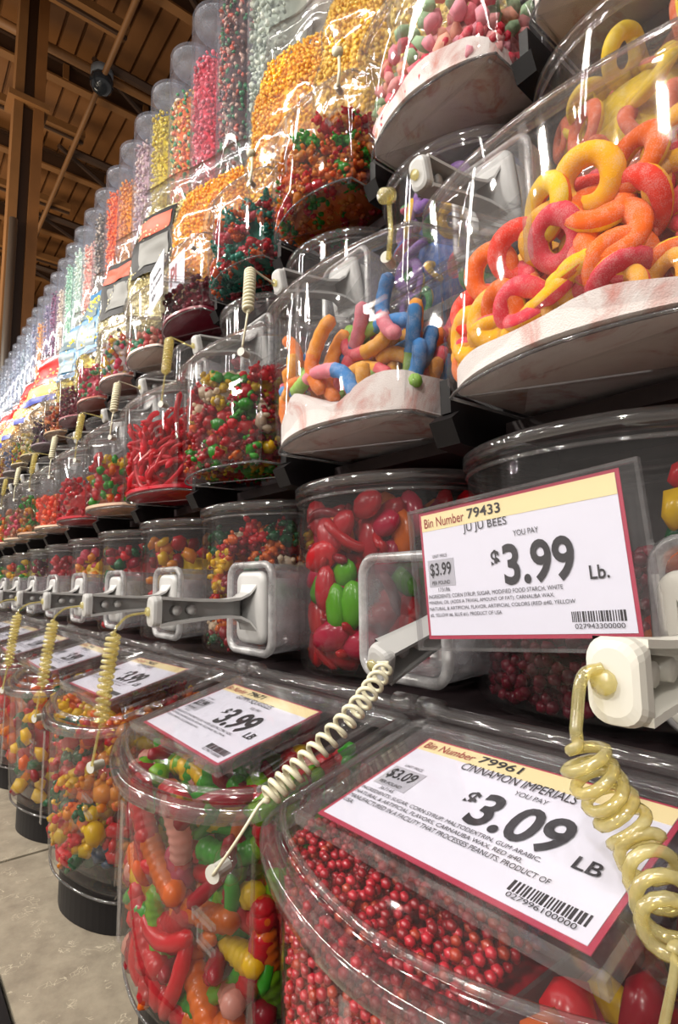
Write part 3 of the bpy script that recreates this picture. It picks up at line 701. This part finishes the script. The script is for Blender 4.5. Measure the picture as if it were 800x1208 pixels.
# cords
cord([(-.425, .845, -.135), (-.448, .825, -.15), (-.449, .80, -.22)], [(-.445, .795, -.235), (-.430, .805, -.28), (-.415, .83, -.325), (-.385, .835, -.37), (-.335, .775, -.395), (-.295, .70, -.41)], [(-.29, .69, -.415), (-.28, .60, -.50), (-.28, .655, -.67)], .032, 10, .0085, 'cordy', 'thick yellowed coiled cord hanging from the white scoop handle', 'coiled scoop cords', 1.1)
cord([(-1.27, 1.165, -.245), (-1.235, 1.15, -.24), (-1.20, 1.14, -.235)], [(-1.195, 1.135, -.24), (-1.12, .95, -.325), (-1.125, .80, -.42), (-1.150, .70, -.49)], [(-1.155, .69, -.50), (-1.18, .65, -.57), (-1.285, .645, -.68)], .023, 17, .0062, 'cordw', 'long pale coiled cord stretched across the lids of the two nearest bins', 'coiled scoop cords')
for k in range(2, 8):
    x = -.35-k
    cord([(x, .86, -.125), (x+.02, .78, -.135), (x+.07, .72, -.17)], [(x+.08, .71, -.19), (x+.07, .69, -.35), (x+.085, .67, -.53)], [(x+.09, .66, -.56), (x+.08, .645, -.67)], .022, 15, .0085, 'cordy', 'short yellowish coiled cord hanging from a grey scoop, %s from the right' % ordn(k), 'coiled scoop cords')
for k in range(2, 12):
    x = -.35-k
    cord([(x, 1.48, 1.53), (x+.02, 1.40, 1.535), (x+.06, 1.31, 1.53)], [(x+.07, 1.30, 1.51), (x+.10, 1.28, 1.40), (x+.12, 1.26, 1.26)], [(x+.13, 1.25, 1.22), (x+.08, 1.255, 1.1)], .022, 14, .0085, 'cordw' if k % 2 == 0 else 'cordy', 'cream coiled cord hanging over the middle row of lids, %s from the right' % ordn(k-2), 'coiled scoop cords')
for r, k, lab in ((1, 1, 'short yellow pull cord hooked on the bin of sour worms'), (2, 2, 'short clear cord hooked on the bin of orange bears'), (2, 3, 'short white cord hooked on the bin of teal bears')):
    lx, ly, lz = la(r, k); kx, ky, kz = lx+.445, ly+.06, lz+.50
    d = MB(); d.sweep([(0, 0, 0), (.005, .01, .10), (-.01, .02, .24)], .009, 7); d.sweep([(-.01, -.01, .23), (-.01, .03, .25)], .026, 12)
    tag(d.build('pull_cord', 'cordy' if r == 1 else 'cordw', loc=(kx, ky, kz)), lab, 'cord', 'pull cords')
# price cards on the lids of the lowest row
ING = [('INGREDIENTS: SUGAR, CORN SYRUP, MALTODEXTRIN, GUM ARABIC,', .74), ('NATURAL & ARTIFICIAL FLAVORS, CARNAUBA WAX, RED #40,', .70), ('MANUFACTURED IN A FACILITY THAT PROCESSES PEANUTS. PRODUCT OF', .80), ('USA.', .05)]
INJ = [('INGREDIENTS: CORN SYRUP, SUGAR, MODIFIED FOOD STARCH, WHITE', .70), ('MINERAL OIL (ADDS A TRIVIAL AMOUNT OF FAT), CARNAUBA WAX,', .66), ('NATURAL & ARTIFICIAL FLAVOR, ARTIFICIAL COLORS (RED #40, YELLOW', .745), ('#5, YELLOW #6, BLUE #1). PRODUCT OF USA.', .41)]
ING2 = [('INGREDIENTS: CORN SYRUP, SUGAR, WATER, GELATIN, CITRIC ACID,', .74), ('ARTIFICIAL FLAVORS, COLORS (RED #40, YELLOW #5, YELLOW #6,', .72), ('BLUE #1), MINERAL OIL, CARNAUBA WAX.', .45)]
def on_lid(c, k, dx=-.27, rz=0, dv=.035, dy=.0):
    lx, ly, lz = la(0, k); T = Matrix.Translation(Vector((lx, ly, lz+CZ/S))*S) @ Matrix.Translation(Vector((0, .12, RIM+HZ*.12+.062))*S) @ Matrix.Rotation(TILT, 4, 'X') @ Matrix.Translation(Vector((dx, dv+dy, .015))*S) @ Matrix.Rotation(rz, 4, 'Z')
    c.matrix_world = T
on_lid(price_card('79961', 'CINNAMON IMPERIALS', '3.09', 'LB', '367145', ING, 'cream-banded card reading CINNAMON IMPERIALS $3.09 on the nearest lid', '027996100000', tw=.45), 0)
on_lid(price_card('79671', 'GUMMI SQUIGGLES', '3.99', 'LB', '367112', ING2, 'card reading GUMMI SQUIGGLES $3.99 on the lid over the gummy worms', '027967100000', tw=.40), 1, rz=-.03)
for k, nm in ((2, '79652'), (3, '79640'), (4, '79633'), (5, '79621'), (6, '79615'), (7, '79602')):
    on_lid(price_card(nm, 'GUMMI BEARS', '3.99', 'LB', '', ING2[:2], 'white $3.99 card on a small receding lid, %s card back from the nearest' % ordn(k), '0279'+nm+'00', full=False, tw=.3), k, rz=random.Random(k).uniform(-.03, .03))
jj = price_card('79433', 'JU JU BEES', '3.99', 'Lb.', '173186', INJ, 'tilted upright card reading JU JU BEES $3.99 in front of a barrel bin', '027943300000', tw=.235)
d = MB(); d.box(-.035, CARDW+.045, -.03, CARDH+.012, .006, .010); d.build('clear_sleeve', 'sleeve', jj, smooth=False)
d = MB()
for a in ((-.035, CARDW+.045, -.03, -.022), (-.035, CARDW+.045, CARDH+.004, CARDH+.012), (-.035, -.027, -.03, CARDH+.012), (CARDW+.037, CARDW+.045, -.03, CARDH+.012)): d.box(*a, -.004, .012)
d.build('sleeve_edge', 'rim', jj, smooth=False)
jj.matrix_world = Matrix.Translation(Vector((-1.092, 1.20, -.167+CZ/S))*S) @ Matrix.Rotation(math.radians(90), 4, 'X') @ Matrix.Rotation(math.radians(4.3), 4, 'Z')

# ------------------------------------------------------------------ contents, nearest bins first
RED, DRED, ORG, YEL, GRN, DGRN, PNK, WHT, TEAL, BLU, AMB, MAR = 'e0182a', 'a80f2a', 'f4791a', 'f6cf18', '3fb02a', '0f6b3c', 'e8607a', 'f0dcc0', '2aa88e', '3a78c8', 'f2a030', '6e1230'
rnd = random.Random(11)
# row 1
heap('candy_heap', 'A', la(0, -1), [RED, YEL, GRN, RED, ORG], 'mixed red, yellow and green gummies in the bin at the lower right corner', .06, 160, .55, seed=1)
def tiny_heap(loc, cols, label, r_, x0, x1, fill, seed):
    rng = random.Random(seed); ins, lay_, top, bd = bin_inside('A', fill, r_, 0, .02, seed); L = lay_(.055); items = []; st = r_*2.0
    nx, ny, nz = int((x1-x0)/st), int(.62/st), int((fill+.14)/st)+2
    for a in range(nx):
        for b in range(ny):
            for c in range(nz):
                p = (x0+(a+rng.uniform(.1, .9))*st, (b+rng.uniform(.1, .9))*st+.03, .02+(c+rng.uniform(.1, .9))*st)
                if ins(*p) and L(*p): items.append((T_PEBBLE[rng.randrange(3)], p, np.eye(3), r_*rng.uniform(.9, 1.12), rng.randrange(len(cols))))
    cm_ = core_mb('A', fill-.075, 0); m = heap_mesh('candy_heap', items, [gm(c, 'h') for c in cols], cm_)
    return tag(link('candy_heap', m, None, loc), label, 'candy', None, 'stuff')
tiny_heap(la(0, 0), ['960c20', '7c0a18', 'a81c2c', '98301c'], 'heap of tiny red cinnamon balls under the nearest price card', .0115, -.43, .15, .60, 2)
d = MB(); d.box(-.004, .004, .03, .55, .02, .585); tag(d.build('divider', 'edge', smooth=False, loc=(la(0, 0)[0]+.165, la(0, 0)[1]+.03, la(0, 0)[2])), 'thin clear divider between the cinnamon balls and the gummies', 'divider')
heap('candy_heap', 'A', la(0, 0), [RED, ORG, YEL, DGRN, DRED, MAR], 'red, orange, yellow and green gummies right of the cinnamon balls', .055, 60, .60, seed=6, keepx=.20, nocore=True)
wcols = [(RED, ORG), (GRN, YEL), (RED, DRED), (ORG, RED), ('8ccf20', GRN), (DRED, 'd83060'), (RED, 'f8b0a0')]
wm = [coloured(worm_mb(length=.38, r=.034, seed=i, bend=1.2+(i % 3)*.8, bend2=.9, nseg=60, ridges=15), 'gummy_worm', [gm(a), gm(b)]) for i, (a, b) in enumerate(wcols)]
def flat_or(r, p): return (math.pi/2+r.uniform(-.35, .35), r.random()*6.28, r.uniform(-.3, .3)) if abs(p[0]) < .3 else (r.uniform(-.4, .4), math.pi/2+r.uniform(-.4, .4), math.pi/2+r.uniform(-.5, .5))
wl = ['%s ridged gummy worm in the second lidded bin' % a for a in ('red and orange', 'green and yellow', 'all red', 'orange and red', 'lime green', 'crimson and pink', 'red with pale end')]
scatter('gummy_worm', 'A', la(0, 1), wm, wl, 'candy', 'gummy worms in the second lidded bin', 200, .60, .068, 5, t=.15, orient=flat_or,
        keep=lambda p, r: r.choice((1, 4, 0, 4, 6) if p[2] > .45 else (0, 1, 2, 3, 5, 6, 0, 4)))
heap('candy_filling', 'A', la(0, 1), [RED, DRED, ORG, GRN], 'deeper gummy worms filling the second bin', .08, 160, .56, T_WORMS, seed=3, dm=.8)
TB = [template(scaled(bear_mb(), 1/.04))]
bear = bear_mb()
def bears(loc, kind, cols, where, n, fill, d, seed, k=1.0, keep=None, **kw):
    nm = {RED: 'red', ORG: 'orange', YEL: 'yellow', GRN: 'green', DGRN: 'dark green', WHT: 'clear white', TEAL: 'teal', PNK: 'pink', AMB: 'amber', DRED: 'dark red', BLU: 'blue', '1c4a70': 'deep blue', 'd02040': 'crimson'}
    ms = [coloured(scaled(bear, k), 'gummy_bear', [gm(c)]) for c in cols]
    return scatter('gummy_bear', kind, loc, ms, ['%s gummy bear in the %s' % (nm[c], where) for c in cols], 'candy', 'gummy bears in the '+where, n, fill, d, seed, keep=keep, **kw)
bears(la(0, 2), 'A', [RED, ORG, YEL, DGRN, AMB, '1c4a70'], 'third lidded bin', 100, .60, .088, 7, 1.5, t=.12, keep=lambda p, r: r.choice((0, 1, 1, 2, 3, 3, 4, 5) if p[2] < .35 else (0, 1, 1, 2, 4)))
heap('candy_filling', 'A', la(0, 2), [RED, ORG, DGRN, AMB, YEL], 'deeper gummy bears packed behind the third bin front', .055, 120, .58, TB, seed=4, dm=1.7)
heap('candy_heap', 'A', la(0, 3), [DRED, YEL, DGRN, ORG, RED], 'dark red, green and yellow gummies in the fourth lidded bin', .05, 150, .52, seed=8)
for k, cols in ((4, [ORG, RED, AMB]), (5, [RED, DRED]), (6, [RED, YEL, GRN]), (7, [AMB, ORG])):
    heap('candy_heap', 'A', la(0, k), cols, 'gummies seen edge-on in the %s lidded bin of the lowest row' % ordn(k+1), .055, 90, .5, seed=10+k)
# row 2 barrels
heap('candy_heap', 'B', lb(0, -1), [RED, DGRN, RED, ORG], 'red and green gummies in the barrel at the right edge', .06, 130, .62, seed=20)
heap('candy_heap', 'B', lb(0, 0), [RED, DGRN, RED, ORG, YEL], 'red, green and orange gummies at the right of the barrel behind the card', .06, 45, .72, seed=26, keepx=.20, nocore=True)
heap('candy_heap', 'B', lb(0, 0), ['8c1230', '7a0e2c', 'a01c3c'], 'dark red jelly drops in the barrel behind the propped card', .024, 2400, .46, T_PEBBLE, 'g', seed=21, dm=1.5, lay=.11, keepx=-9, keepmax=.19)
fm = [coloured(t_blob(60+i, 2, .07, (.105, .062, .036)), 'gummy_piece', [gm(c)]) for i, c in enumerate((RED, 'd02838', 'c81848', ORG, '6cc020'))]
scatter('gummy_piece', 'B', lb(0, 1), fm, ['%s gummy piece in the barrel with the hollow holster' % a for a in ('bright red', 'rosy red', 'dark red', 'orange', 'green')], 'candy', 'gummy pieces in the hollow-holster barrel', 150, .72, .075, 22, t=.14, orient=flat_or,
        keep=lambda p, r: (4 if (.28 < p[2] < .44 and r.random() < .8) else (3 if r.random() < .12 else r.choice((0, 1, 2)))))
heap('candy_filling', 'B', lb(0, 1), [RED, DRED], 'deeper red gummies in the barrel with the hollow holster', .08, 110, .68, T_WORMS, seed=23, dm=.8)
bears(lb(0, 2), 'B', [RED, ORG, YEL, DGRN, WHT], 'barrel left of the hollow holster', 80, .70, .09, 24, 1.5, t=.12)
heap('candy_filling', 'B', lb(0, 2), [RED, DRED, ORG], 'deeper gummies in the barrel left of the hollow holster', .06, 140, .60, TB, seed=25, dm=1.1)
for k, cols in ((3, [YEL, RED, DRED, AMB]), (4, [RED, DRED, 'b02040', DGRN]), (5, [YEL, AMB, PNK]), (6, [RED, 'd04050']), (7, [DRED, MAR]), (8, ['a8b030', YEL, GRN]), (9, [RED, ORG, 'a03a90', YEL]), (10, [GRN, AMB])):
    heap('candy_heap', 'B', lb(0, k), cols, 'gummies in the %s barrel from the right in the lower barrel row' % ordn(k+1), .06, 130, .69, seed=30+k)
# row 3
sug = [gm('f6eeea', 'h')]
def sugar_bed(loc, label, h=.02, lump=.10, seed=0, mat='sugar', kind='A'):
    d = floor_slab(kind, h=h, lump=lump, seed=seed); return tag(d.build('sugar_layer', mat, loc=loc), label, 'sugar', None, 'stuff')
sugar_bed(la(1, 0), 'white sugar settled under the peach rings', .02, .07, 3)
sugar_bed(la(1, 1), 'white sugar heaped under the sour worms', .045, .12, 5)
rm = [coloured(ring_mb(), 'peach_ring', [gm('f6b81c' if i != 2 else 'f4cf2a', 's'), gm(c, 's')]) for i, c in enumerate(('f0402c', 'e84858', 'f4701c'))]
def ring_or(r, p): return ((r.uniform(-.6, .6) if p[2] > .22 or r.random() < .4 else r.uniform(.8, 1.3)*r.choice((-1, 1)))+(math.pi if r.random() < .24 else 0), r.uniform(-.5, .5), r.uniform(-.6, .6))
scatter('peach_ring', 'A', la(1, 0), rm, ['%s sugared peach ring in the large bin at the upper right' % a for a in ('red-backed', 'pink-backed', 'orange-backed')], 'candy', 'peach rings in the upper right bin', 175, .39, .072, 41, slope=.26, orient=ring_or, t=.17, lump=.06, zmin=.085)
heap('candy_filling', 'A', la(1, 0), ['f08040', 'f0604a', 'f4b040'], 'deeper peach rings in the middle of the upper right bin', .06, 80, .27, [template(scaled(ring_mb(), 1/.07))], 's', seed=42, full=True, slope=.2)
scols = [('f0902c', '8ab84a'), ('4a86c4', 'e88a9a'), ('e85a6a', 'f0b04a'), ('4a8ccc', '9ac45a'), ('f2a23a', 'f0883a')]
sm = [coloured(worm_mb(length=.34, r=.030, seed=i+3, bend=1.0+(i % 3)*1.0, bend2=.6, ridges=8), 'sour_worm', [gm(a, 's'), gm(b, 's')]) for i, (a, b) in enumerate(scols)]
scatter('sour_worm', 'A', la(1, 1), sm, ['%s sugared sour worm in the middle-row bin' % a for a in ('orange and green', 'blue and pink', 'red and yellow', 'blue and lime', 'all orange')], 'candy', 'sour worms on the sugar bed', 85, .36, .068, 44, zmin=.09, orient=flat_or, slope=.12, t=.16, lump=.12)
bears(la(1, 2), 'A', [RED, 'd02040', YEL, GRN, WHT, ORG], 'middle-row bin left of the sour worms', 108, .50, .084, 46, 1.45, t=.12,
      keep=lambda p, r: (r.choice((2, 3, 5, 3)) if p[2] < .17 else r.choice((0, 1, 0, 1, 4, 0, 3, 5))))
heap('candy_filling', 'A', la(1, 2), [RED, DRED, GRN, RED, YEL], 'deeper gummy bears left of the sour worms', .055, 200, .48, TB, seed=47, dm=1.6)
lace = [template(scaled(worm_mb(length=.36, r=.018, seed=i, bend=1.5+i*.5, nseg=14, cols=1, ridges=1), 1/.06)) for i in range(3)]
heap('candy_heap', 'A', la(1, 3), [RED, 'd8142c', 'ee3048'], 'tangled red jelly laces in the middle row', .06, 260, .46, lace, seed=48, base='b01026', dm=.75)
specs = {4: ([RED, YEL, GRN, RED, ORG], .05, .45, 'c8a890'), 5: (['d81828', 'b81030'], .035, .42, 'a81828'), 6: (['f8603a', 'f4784a'], .045, .36, 'd8b8a0'), 7: ([GRN, AMB, DRED, 'b06a2c'], .045, .5, 'b09078'),
         8: (['d09070', 'b8b070', PNK], .05, .42, 'c0a890'), 9: ([AMB, RED, GRN], .05, .42, 'c0a890'), 10: ([AMB, 'a87848'], .05, .4, 'a08870'), 11: ([RED, AMB], .05, .4, 'a08870')}
for k, (cols, sz, fl, bs) in specs.items():
    heap('candy_heap', 'A', la(1, k), cols, 'sweets in the %s bin from the right in the middle row' % ordn(k), sz, 200, fl, seed=50+k, base=bs)
# upper barrels
ym = [template(scaled(ring_mb(.075, .032), 1/.08))]
heap('candy_heap', 'B', lb(1, 0), ['f2cf1e', 'f4d834', 'e87850'], 'yellow sugared rings in the barrel at the upper right corner', .08, 70, .75, ym, 's', seed=70)
heap('candy_heap', 'B', lb(1, 1), ['3a6cc0', 'e0507a', '3c9a50', 'f0c030', '8a5ab0'], 'blue, pink and green rings in the barrel behind the peach rings', .07, 80, .70, ym, 's', seed=71)
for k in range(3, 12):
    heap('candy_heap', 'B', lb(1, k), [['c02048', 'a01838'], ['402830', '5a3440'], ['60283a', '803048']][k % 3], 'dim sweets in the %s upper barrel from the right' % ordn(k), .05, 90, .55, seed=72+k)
# row 4
sugar_bed(la(2, 0), 'white sugar across the bottom of the topmost right bin', .05, .12, 7)
sugar_bed(la(2, 1), 'pinkish white sugar across the bottom of the pink candy bin', .05, .10, 9)
heap('candy_heap', 'A', la(2, 1), ['e8a0a0', 'f0b098', 'e898a8', 'e06878', 'a8c8a0'], 'pale pink, peach and green sugared pieces in the highest row', .055, 230, .50, mk='s', seed=80, slope=.12)
heap('candy_heap', 'A', la(2, 1), ['b01c30', 'c83048'], 'dark red sugared pieces lying on the sugar under the pink ones', .035, 200, .17, mk='s', seed=85)
heap('candy_heap', 'A', la(2, 0), ['f0b0a0', 'e8a0b0'], 'pale pink sugared pieces above the white sugar', .05, 90, .24, mk='s', seed=81)
heap('candy_heap', 'A', la(2, 2), [ORG, AMB, RED, GRN, ORG, 'e8901c'], 'orange, amber, red and green bears beside the pink candy', .052, 420, .46, TB, seed=82, dm=1.35)
heap('candy_heap', 'A', la(2, 3), ['1e9a86', 'f47828', 'd82838', 'e86070', '1e9a86'], 'teal, orange and pink bears in the highest row', .045, 220, .5, [template(scaled(bear_mb(), 1/.036))], 'g', seed=84, dm=1.5)
specs = {4: (['8a1030', '6a0c28'], .035, .34, '7a1830', T_PEBBLE), 5: (['e87070', '50a880', 'f0b0a0'], .05, .2, 'e8d8cc', T_BLOB), 6: (['f0e0e0', 'e85a80', 'f0c840', '58a080', 'f08060'], .045, .55, 'b89890', T_BLOB),
         7: (['e86078', 'd04060', '70b080'], .04, .48, 'a86050', T_BLOB), 8: (['901838', '701030'], .03, .5, '905058', T_PEBBLE), 9: (['c85a28', 'e8a060', '6a4030'], .045, .45, 'b09070', T_BLOB),
         10: (['4a1838', '602048'], .035, .45, '807078', T_PEBBLE), 11: (['d8c060', 'f0e8d0', '90a060'], .045, .45, 'b8a880', T_BLOB), 12: (['e0c030', 'c05040', '70a050'], .045, .5, 'b0a080', T_BLOB),
         13: (['7080a8', 'c0b0b0'], .05, .5, '989090', T_BLOB), 14: (['c8a040', 'a05040'], .05, .5, '989090', T_BLOB), 15: (['c07070', 'd0a080'], .05, .5, '989090', T_BLOB), 16: (['806050', 'b09070'], .05, .5, '989090', T_BLOB)}
for k, (cols, sz, fl, bs, tp) in specs.items():
    heap('candy_heap', 'A', la(2, k), cols, 'sweets in the %s bin from the right in the highest row' % ordn(k), sz, 220 if k < 10 else 120, fl, tp, seed=90+k, base=bs, dm=1.4)

# paper signs on the bins of the highest row
def sign(loc, w_, h_, lines, label, rz=0, ry=0):
    e = empty('paper_sign', loc, label, 'sign'); d = MB(); d.box(0, w_, -.002, .002, 0, h_); d.build('sheet', 'paper', e, smooth=False)
    for t, x, z, tw, th, mt in lines:
        text(t, x, z, tw, th, e, mat=mt, bold=.04, name='lettering', ax=True)
    e.rotation_euler = (0, ry, rz); return e
lx, ly, lz = la(2, 4)
sign((lx-.40, ly+.02, lz+.20), .50, .42, [('s, Banana,', .06, .26, .36, .055, 'ink'), ('es & Sample', .06, .17, .40, .055, 'ink'), ('REN', .10, .08, .14, .055, 'ink')], 'white printed sign on the bin of dark red jelly', rz=-.12)
lx, ly, lz = la(2, 5)
sign((lx+.05, ly+.42, lz+.72), .42, .40, [('PI', .06, .10, .16, .22, 'redink')], 'small white sign with dark red letters standing behind the highest row')

# ------------------------------------------------------------------ tall gravity tubes
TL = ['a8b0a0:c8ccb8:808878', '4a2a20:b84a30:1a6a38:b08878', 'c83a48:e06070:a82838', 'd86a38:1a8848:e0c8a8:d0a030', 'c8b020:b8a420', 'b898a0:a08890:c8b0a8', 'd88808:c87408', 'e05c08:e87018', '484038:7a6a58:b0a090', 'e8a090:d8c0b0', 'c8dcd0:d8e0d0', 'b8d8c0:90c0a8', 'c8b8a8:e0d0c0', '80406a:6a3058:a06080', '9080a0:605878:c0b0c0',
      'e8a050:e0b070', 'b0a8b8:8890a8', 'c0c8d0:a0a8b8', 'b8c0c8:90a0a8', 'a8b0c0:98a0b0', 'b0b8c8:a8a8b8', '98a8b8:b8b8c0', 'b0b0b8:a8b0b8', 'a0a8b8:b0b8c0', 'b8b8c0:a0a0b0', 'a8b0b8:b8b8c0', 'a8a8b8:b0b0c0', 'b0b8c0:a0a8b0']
TN = ['clear and pale green', 'brown, green and red', 'pink', 'orange and green mixed', 'pale yellow', 'pale lilac', 'golden orange', 'bright orange', 'dark mixed', 'salmon', 'pale mint', 'mint green', 'beige', 'plum purple', 'dusky lilac', 'light orange']
def tube_outline(ins=0): return outline(.365, .36, .62, e=2, nf=20, inset=ins)
tp = None
for i, cs in enumerate(TL):
    xl = -7.0+.79*(2-i)+.375
    if tp is None:
        tp = empty('candy_tube', (0, 0, 0), 'x', 'dispenser'); d = MB()
        d.loft([[(x, y, z) for x, y in tube_outline(n)] for z, n in ((0, .02), (.02, 0), (4.78, 0), (4.80, .015), (4.80, .04), (4.70, .045))]); d.build('tube_wall', 'tubeplastic', tp)
        d = MB(); d.loft([[(x, y, z) for x, y in tube_outline(.02)] for z in (4.72, 4.75)], cap0=True, cap1=True); d.build('tube_cap', 'holster', tp)
        d = MB(); d.loft([[(x, y, z) for x, y in tube_outline(.0)] for z in (-.02, .10)], cap0=True, cap1=True); d.build('tube_foot', 'dark', tp); o = tp
    else: o = copy_tree(tp)
    y0 = 2.87
    nm = TN[i] if i < len(TN) else 'dull grey-blue'
    place(o, (xl, y0, 3.15), 'tall clear tube of %s sweets, %s from the right' % (nm, ordn(i)), 'tall tubes above the bags')
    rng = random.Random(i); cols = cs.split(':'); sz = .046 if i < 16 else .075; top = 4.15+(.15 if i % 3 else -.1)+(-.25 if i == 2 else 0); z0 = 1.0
    def ins(x, y, z): return abs(x) < .31 and y > front_y(x, .34, .33, 2)+.05
    P = pack(ins, ((-.31, .31), (0, .30), (z0, top)), sz*1.45, 800 if i < 12 else 260, rng, lambda x, y, z: y < front_y(x, .34, .33, 2)+.13, 16000)
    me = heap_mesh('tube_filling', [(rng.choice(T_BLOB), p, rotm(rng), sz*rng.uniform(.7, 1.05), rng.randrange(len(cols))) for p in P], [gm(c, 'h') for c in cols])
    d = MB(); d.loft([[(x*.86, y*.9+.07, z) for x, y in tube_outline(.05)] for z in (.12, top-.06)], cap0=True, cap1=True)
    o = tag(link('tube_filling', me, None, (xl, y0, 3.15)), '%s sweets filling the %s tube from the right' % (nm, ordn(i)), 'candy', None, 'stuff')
    c = d.build('filling_core', gm(cols[0], 'h'), o); c['kind'] = 'stuff'

# ------------------------------------------------------------------ snack bags leaning on the tubes
MT['opaque_red'] = solid('glossy_red_bag', 'd8201c', .25, coat=.5, bump=.3, scale=20)
def bag(x0, x1, zt, cols, label, style, seed, z0=3.12, yc=2.60):
    W = (x1-x0)/2; H = zt-z0; e = empty('snack_bag', ((x0+x1)/2*1.06, yc, z0), label, 'bag', 'snack bags standing along the top'); e.rotation_euler.z = math.radians(20); W *= 1.06
    rng = random.Random(seed)
    def sect(t, k=1.0):
        w_ = W*(.80+.2*math.sin(math.pi*min(1, t*1.3)**.8))*(1 if t < .85 else 1-.04*(t-.85)/.15); dd = .23*min(1, (t/.06)**.5 if t < .06 else 1)*(1 if t < .55 else max(.06, 1-((t-.55)/.42)**1.5))
        return w_*k, dd*k
    def pt(t, a, k=1.0):
        w_, dd = sect(t, k); c, s_ = math.cos(a), math.sin(a); x = w_*math.copysign(abs(c)**.55, c); y = dd*math.copysign(abs(s_)**.9, s_)
        n = noise.noise(Vector((x*3.2+seed*3, t*7, y*3+seed))); n2 = noise.noise(Vector((x*9+seed*3, t*16, seed)))
        return (x+n*.03, y+(n*.05+n2*.022)*(1 if k == 1 else .3)+.12*t, t*H)
    d = MB(); K = 30; d.loft([[pt(j/K, 2*math.pi*i/36) for i in range(36)] for j in range(K+1)], cap0=True); d.build('film', 'film', e)
    d = MB(); w_ = sect(1)[0]*1.0
    d.loft([[(-w_+2*w_*i/20, .12+.012*math.sin(i*.5+seed)+s_*.006, H-.03+q*.13+.02*math.sin(i*.35+seed)) for i in range(21)] for q, s_ in ((0, -1), (1, -1), (1, 1), (0, 1))], closed=False); d.build('top_seal', 'film', e)
    fill = .80; items = []; sz = .025 if seed < 7 else .045; n = 2400 if seed < 7 else 500; P = []
    A = np.zeros((n, 3)); c = 0
    for _ in range(8000 if seed < 7 else 3000):
        t = rng.uniform(.04, fill); a = rng.uniform(math.pi*.95, 2*math.pi*1.05); k = rng.uniform(.80, .95); p = pt(t, a, k)
        if c and (((A[:c]-p)**2).sum(1) < (sz*1.15)**2).any(): continue
        A[c] = p; c += 1
        if c >= n: break
    me = heap_mesh('filling', [(rng.choice(T_POP), tuple(p), rotm(rng), sz*rng.uniform(.7, 1.05), rng.randrange(len(cols))) for p in A[:c]], [gm(q, 'h') for q in cols])
    o = link('filling', me, e); o['kind'] = 'stuff'
    d = MB(); d.loft([[pt(j/12*(fill-.06)+.03, 2*math.pi*i/24, .78) for i in range(24)] for j in range(13)], cap0=True, cap1=True); o = d.build('filling_core', gm(cols[0], 'h'), e); o['kind'] = 'stuff'
    def patch(u0, u1, t0, t1, mat, name, off=.012):
        d = MB(); rings = []
        for j in range(9):
            t = t0+(t1-t0)*j/8; r_ = []
            for i in range(9):
                a = math.pi+(u0+(u1-u0)*i/8)*math.pi; x, y, z = pt(t, a); r_.append((x, y-off, z))
            rings.append(r_)
        d.loft(rings, closed=False); return d.build(name, mat, e)
    if style == 'orange_label':
        patch(.32, .58, .36, .78, 'black', 'label_patch'); patch(.35, .55, .62, .74, MT.setdefault('coral', solid('coral_print', 'c84a2c', .5)), 'label_panel', .02); patch(.42, .55, .41, .58, MT.setdefault('greyp', solid('grey_print_panel', '6c6c68', .5)), 'label_panel', .02)
    if style == 'blue_label':
        patch(.22, .55, .30, .85, MT.setdefault('blue', solid('blue_label_print', '1a6a9a', .35)), 'label_patch'); patch(.26, .51, .60, .80, MT.setdefault('greyb', solid('silver_label_print', '5c7078', .4)), 'label_panel', .02); patch(.26, .51, .36, .55, 'greyb', 'label_panel', .02)
    if style == 'red':
        patch(.05, .95, .62, .99, 'opaque_red', 'label_patch'); patch(.1, .9, .48, .60, MT.setdefault('yelp', solid('yellow_print', 'f0b820', .4)), 'label_panel'); patch(.2, .75, .40, .47, MT.setdefault('blup', solid('blue_print', '2a3a9a', .4)), 'label_panel', .02)
    return e
POPY = ['f2a408', 'ee9800', 'f8b818']; POPW = ['e8dca0', 'dccf90', 'efe6b8']; CHY = ['f0d820', 'e8c818', 'f4e040']; CHP = ['e8c078', 'd8a050', 'f0d8a0']
bag(-2.3, -1.45, 4.9, ['e8c860', 'dcb850', 'f0d880'], 'clear bag of pale gold popcorn at the top edge, rightmost', 'plain', 1)
bag(-3.08, -2.38, 5.0, ['e8b838', 'dca828', 'f0c850'], 'clear bag of dull gold popcorn beside the pink candy bin', 'plain', 2)
bag(-4.05, -3.15, 5.25, ['f0ac10', 'eaa008', 'f4bc28'], 'clear glossy bag of amber popcorn cut by the top edge', 'plain', 3)
bag(-5.70, -4.42, 4.80, POPY, 'clear bag of bright yellow-orange popcorn in front of the pink tube', 'plain', 4)
bag(-7.05, -5.74, 5.35, POPW, 'clear bag of pale popcorn with a large black and coral label', 'orange_label', 5)
bag(-8.35, -7.12, 5.3, POPW, 'second pale popcorn bag with a narrower black and coral label', 'orange_label', 6)
bag(-9.55, -8.5, 5.3, CHY, 'yellow snack bag with a blue label, nearer of two', 'blue_label', 7)
bag(-10.8, -9.7, 5.1, CHY, 'yellow snack bag with a blue label, farther of two', 'blue_label', 8)
bag(-13.4, -11.9, 5.1, CHP, 'red-topped chip bag with yellow and blue print, nearest of the chip bags', 'red', 9)
bag(-15.0, -13.5, 5.0, CHP, 'red-topped chip bag behind the nearest chip bag', 'red', 10)
bag(-16.6, -15.1, 4.9, CHP, 'red-topped chip bag in the middle of the far chip bags', 'red', 11)
bag(-18.3, -16.7, 5.1, CHP, 'red-topped chip bag second from the far end', 'red', 12)
bag(-20.0, -18.4, 4.9, CHP, 'red-topped chip bag at the far left end', 'red', 13)

fit_texts()
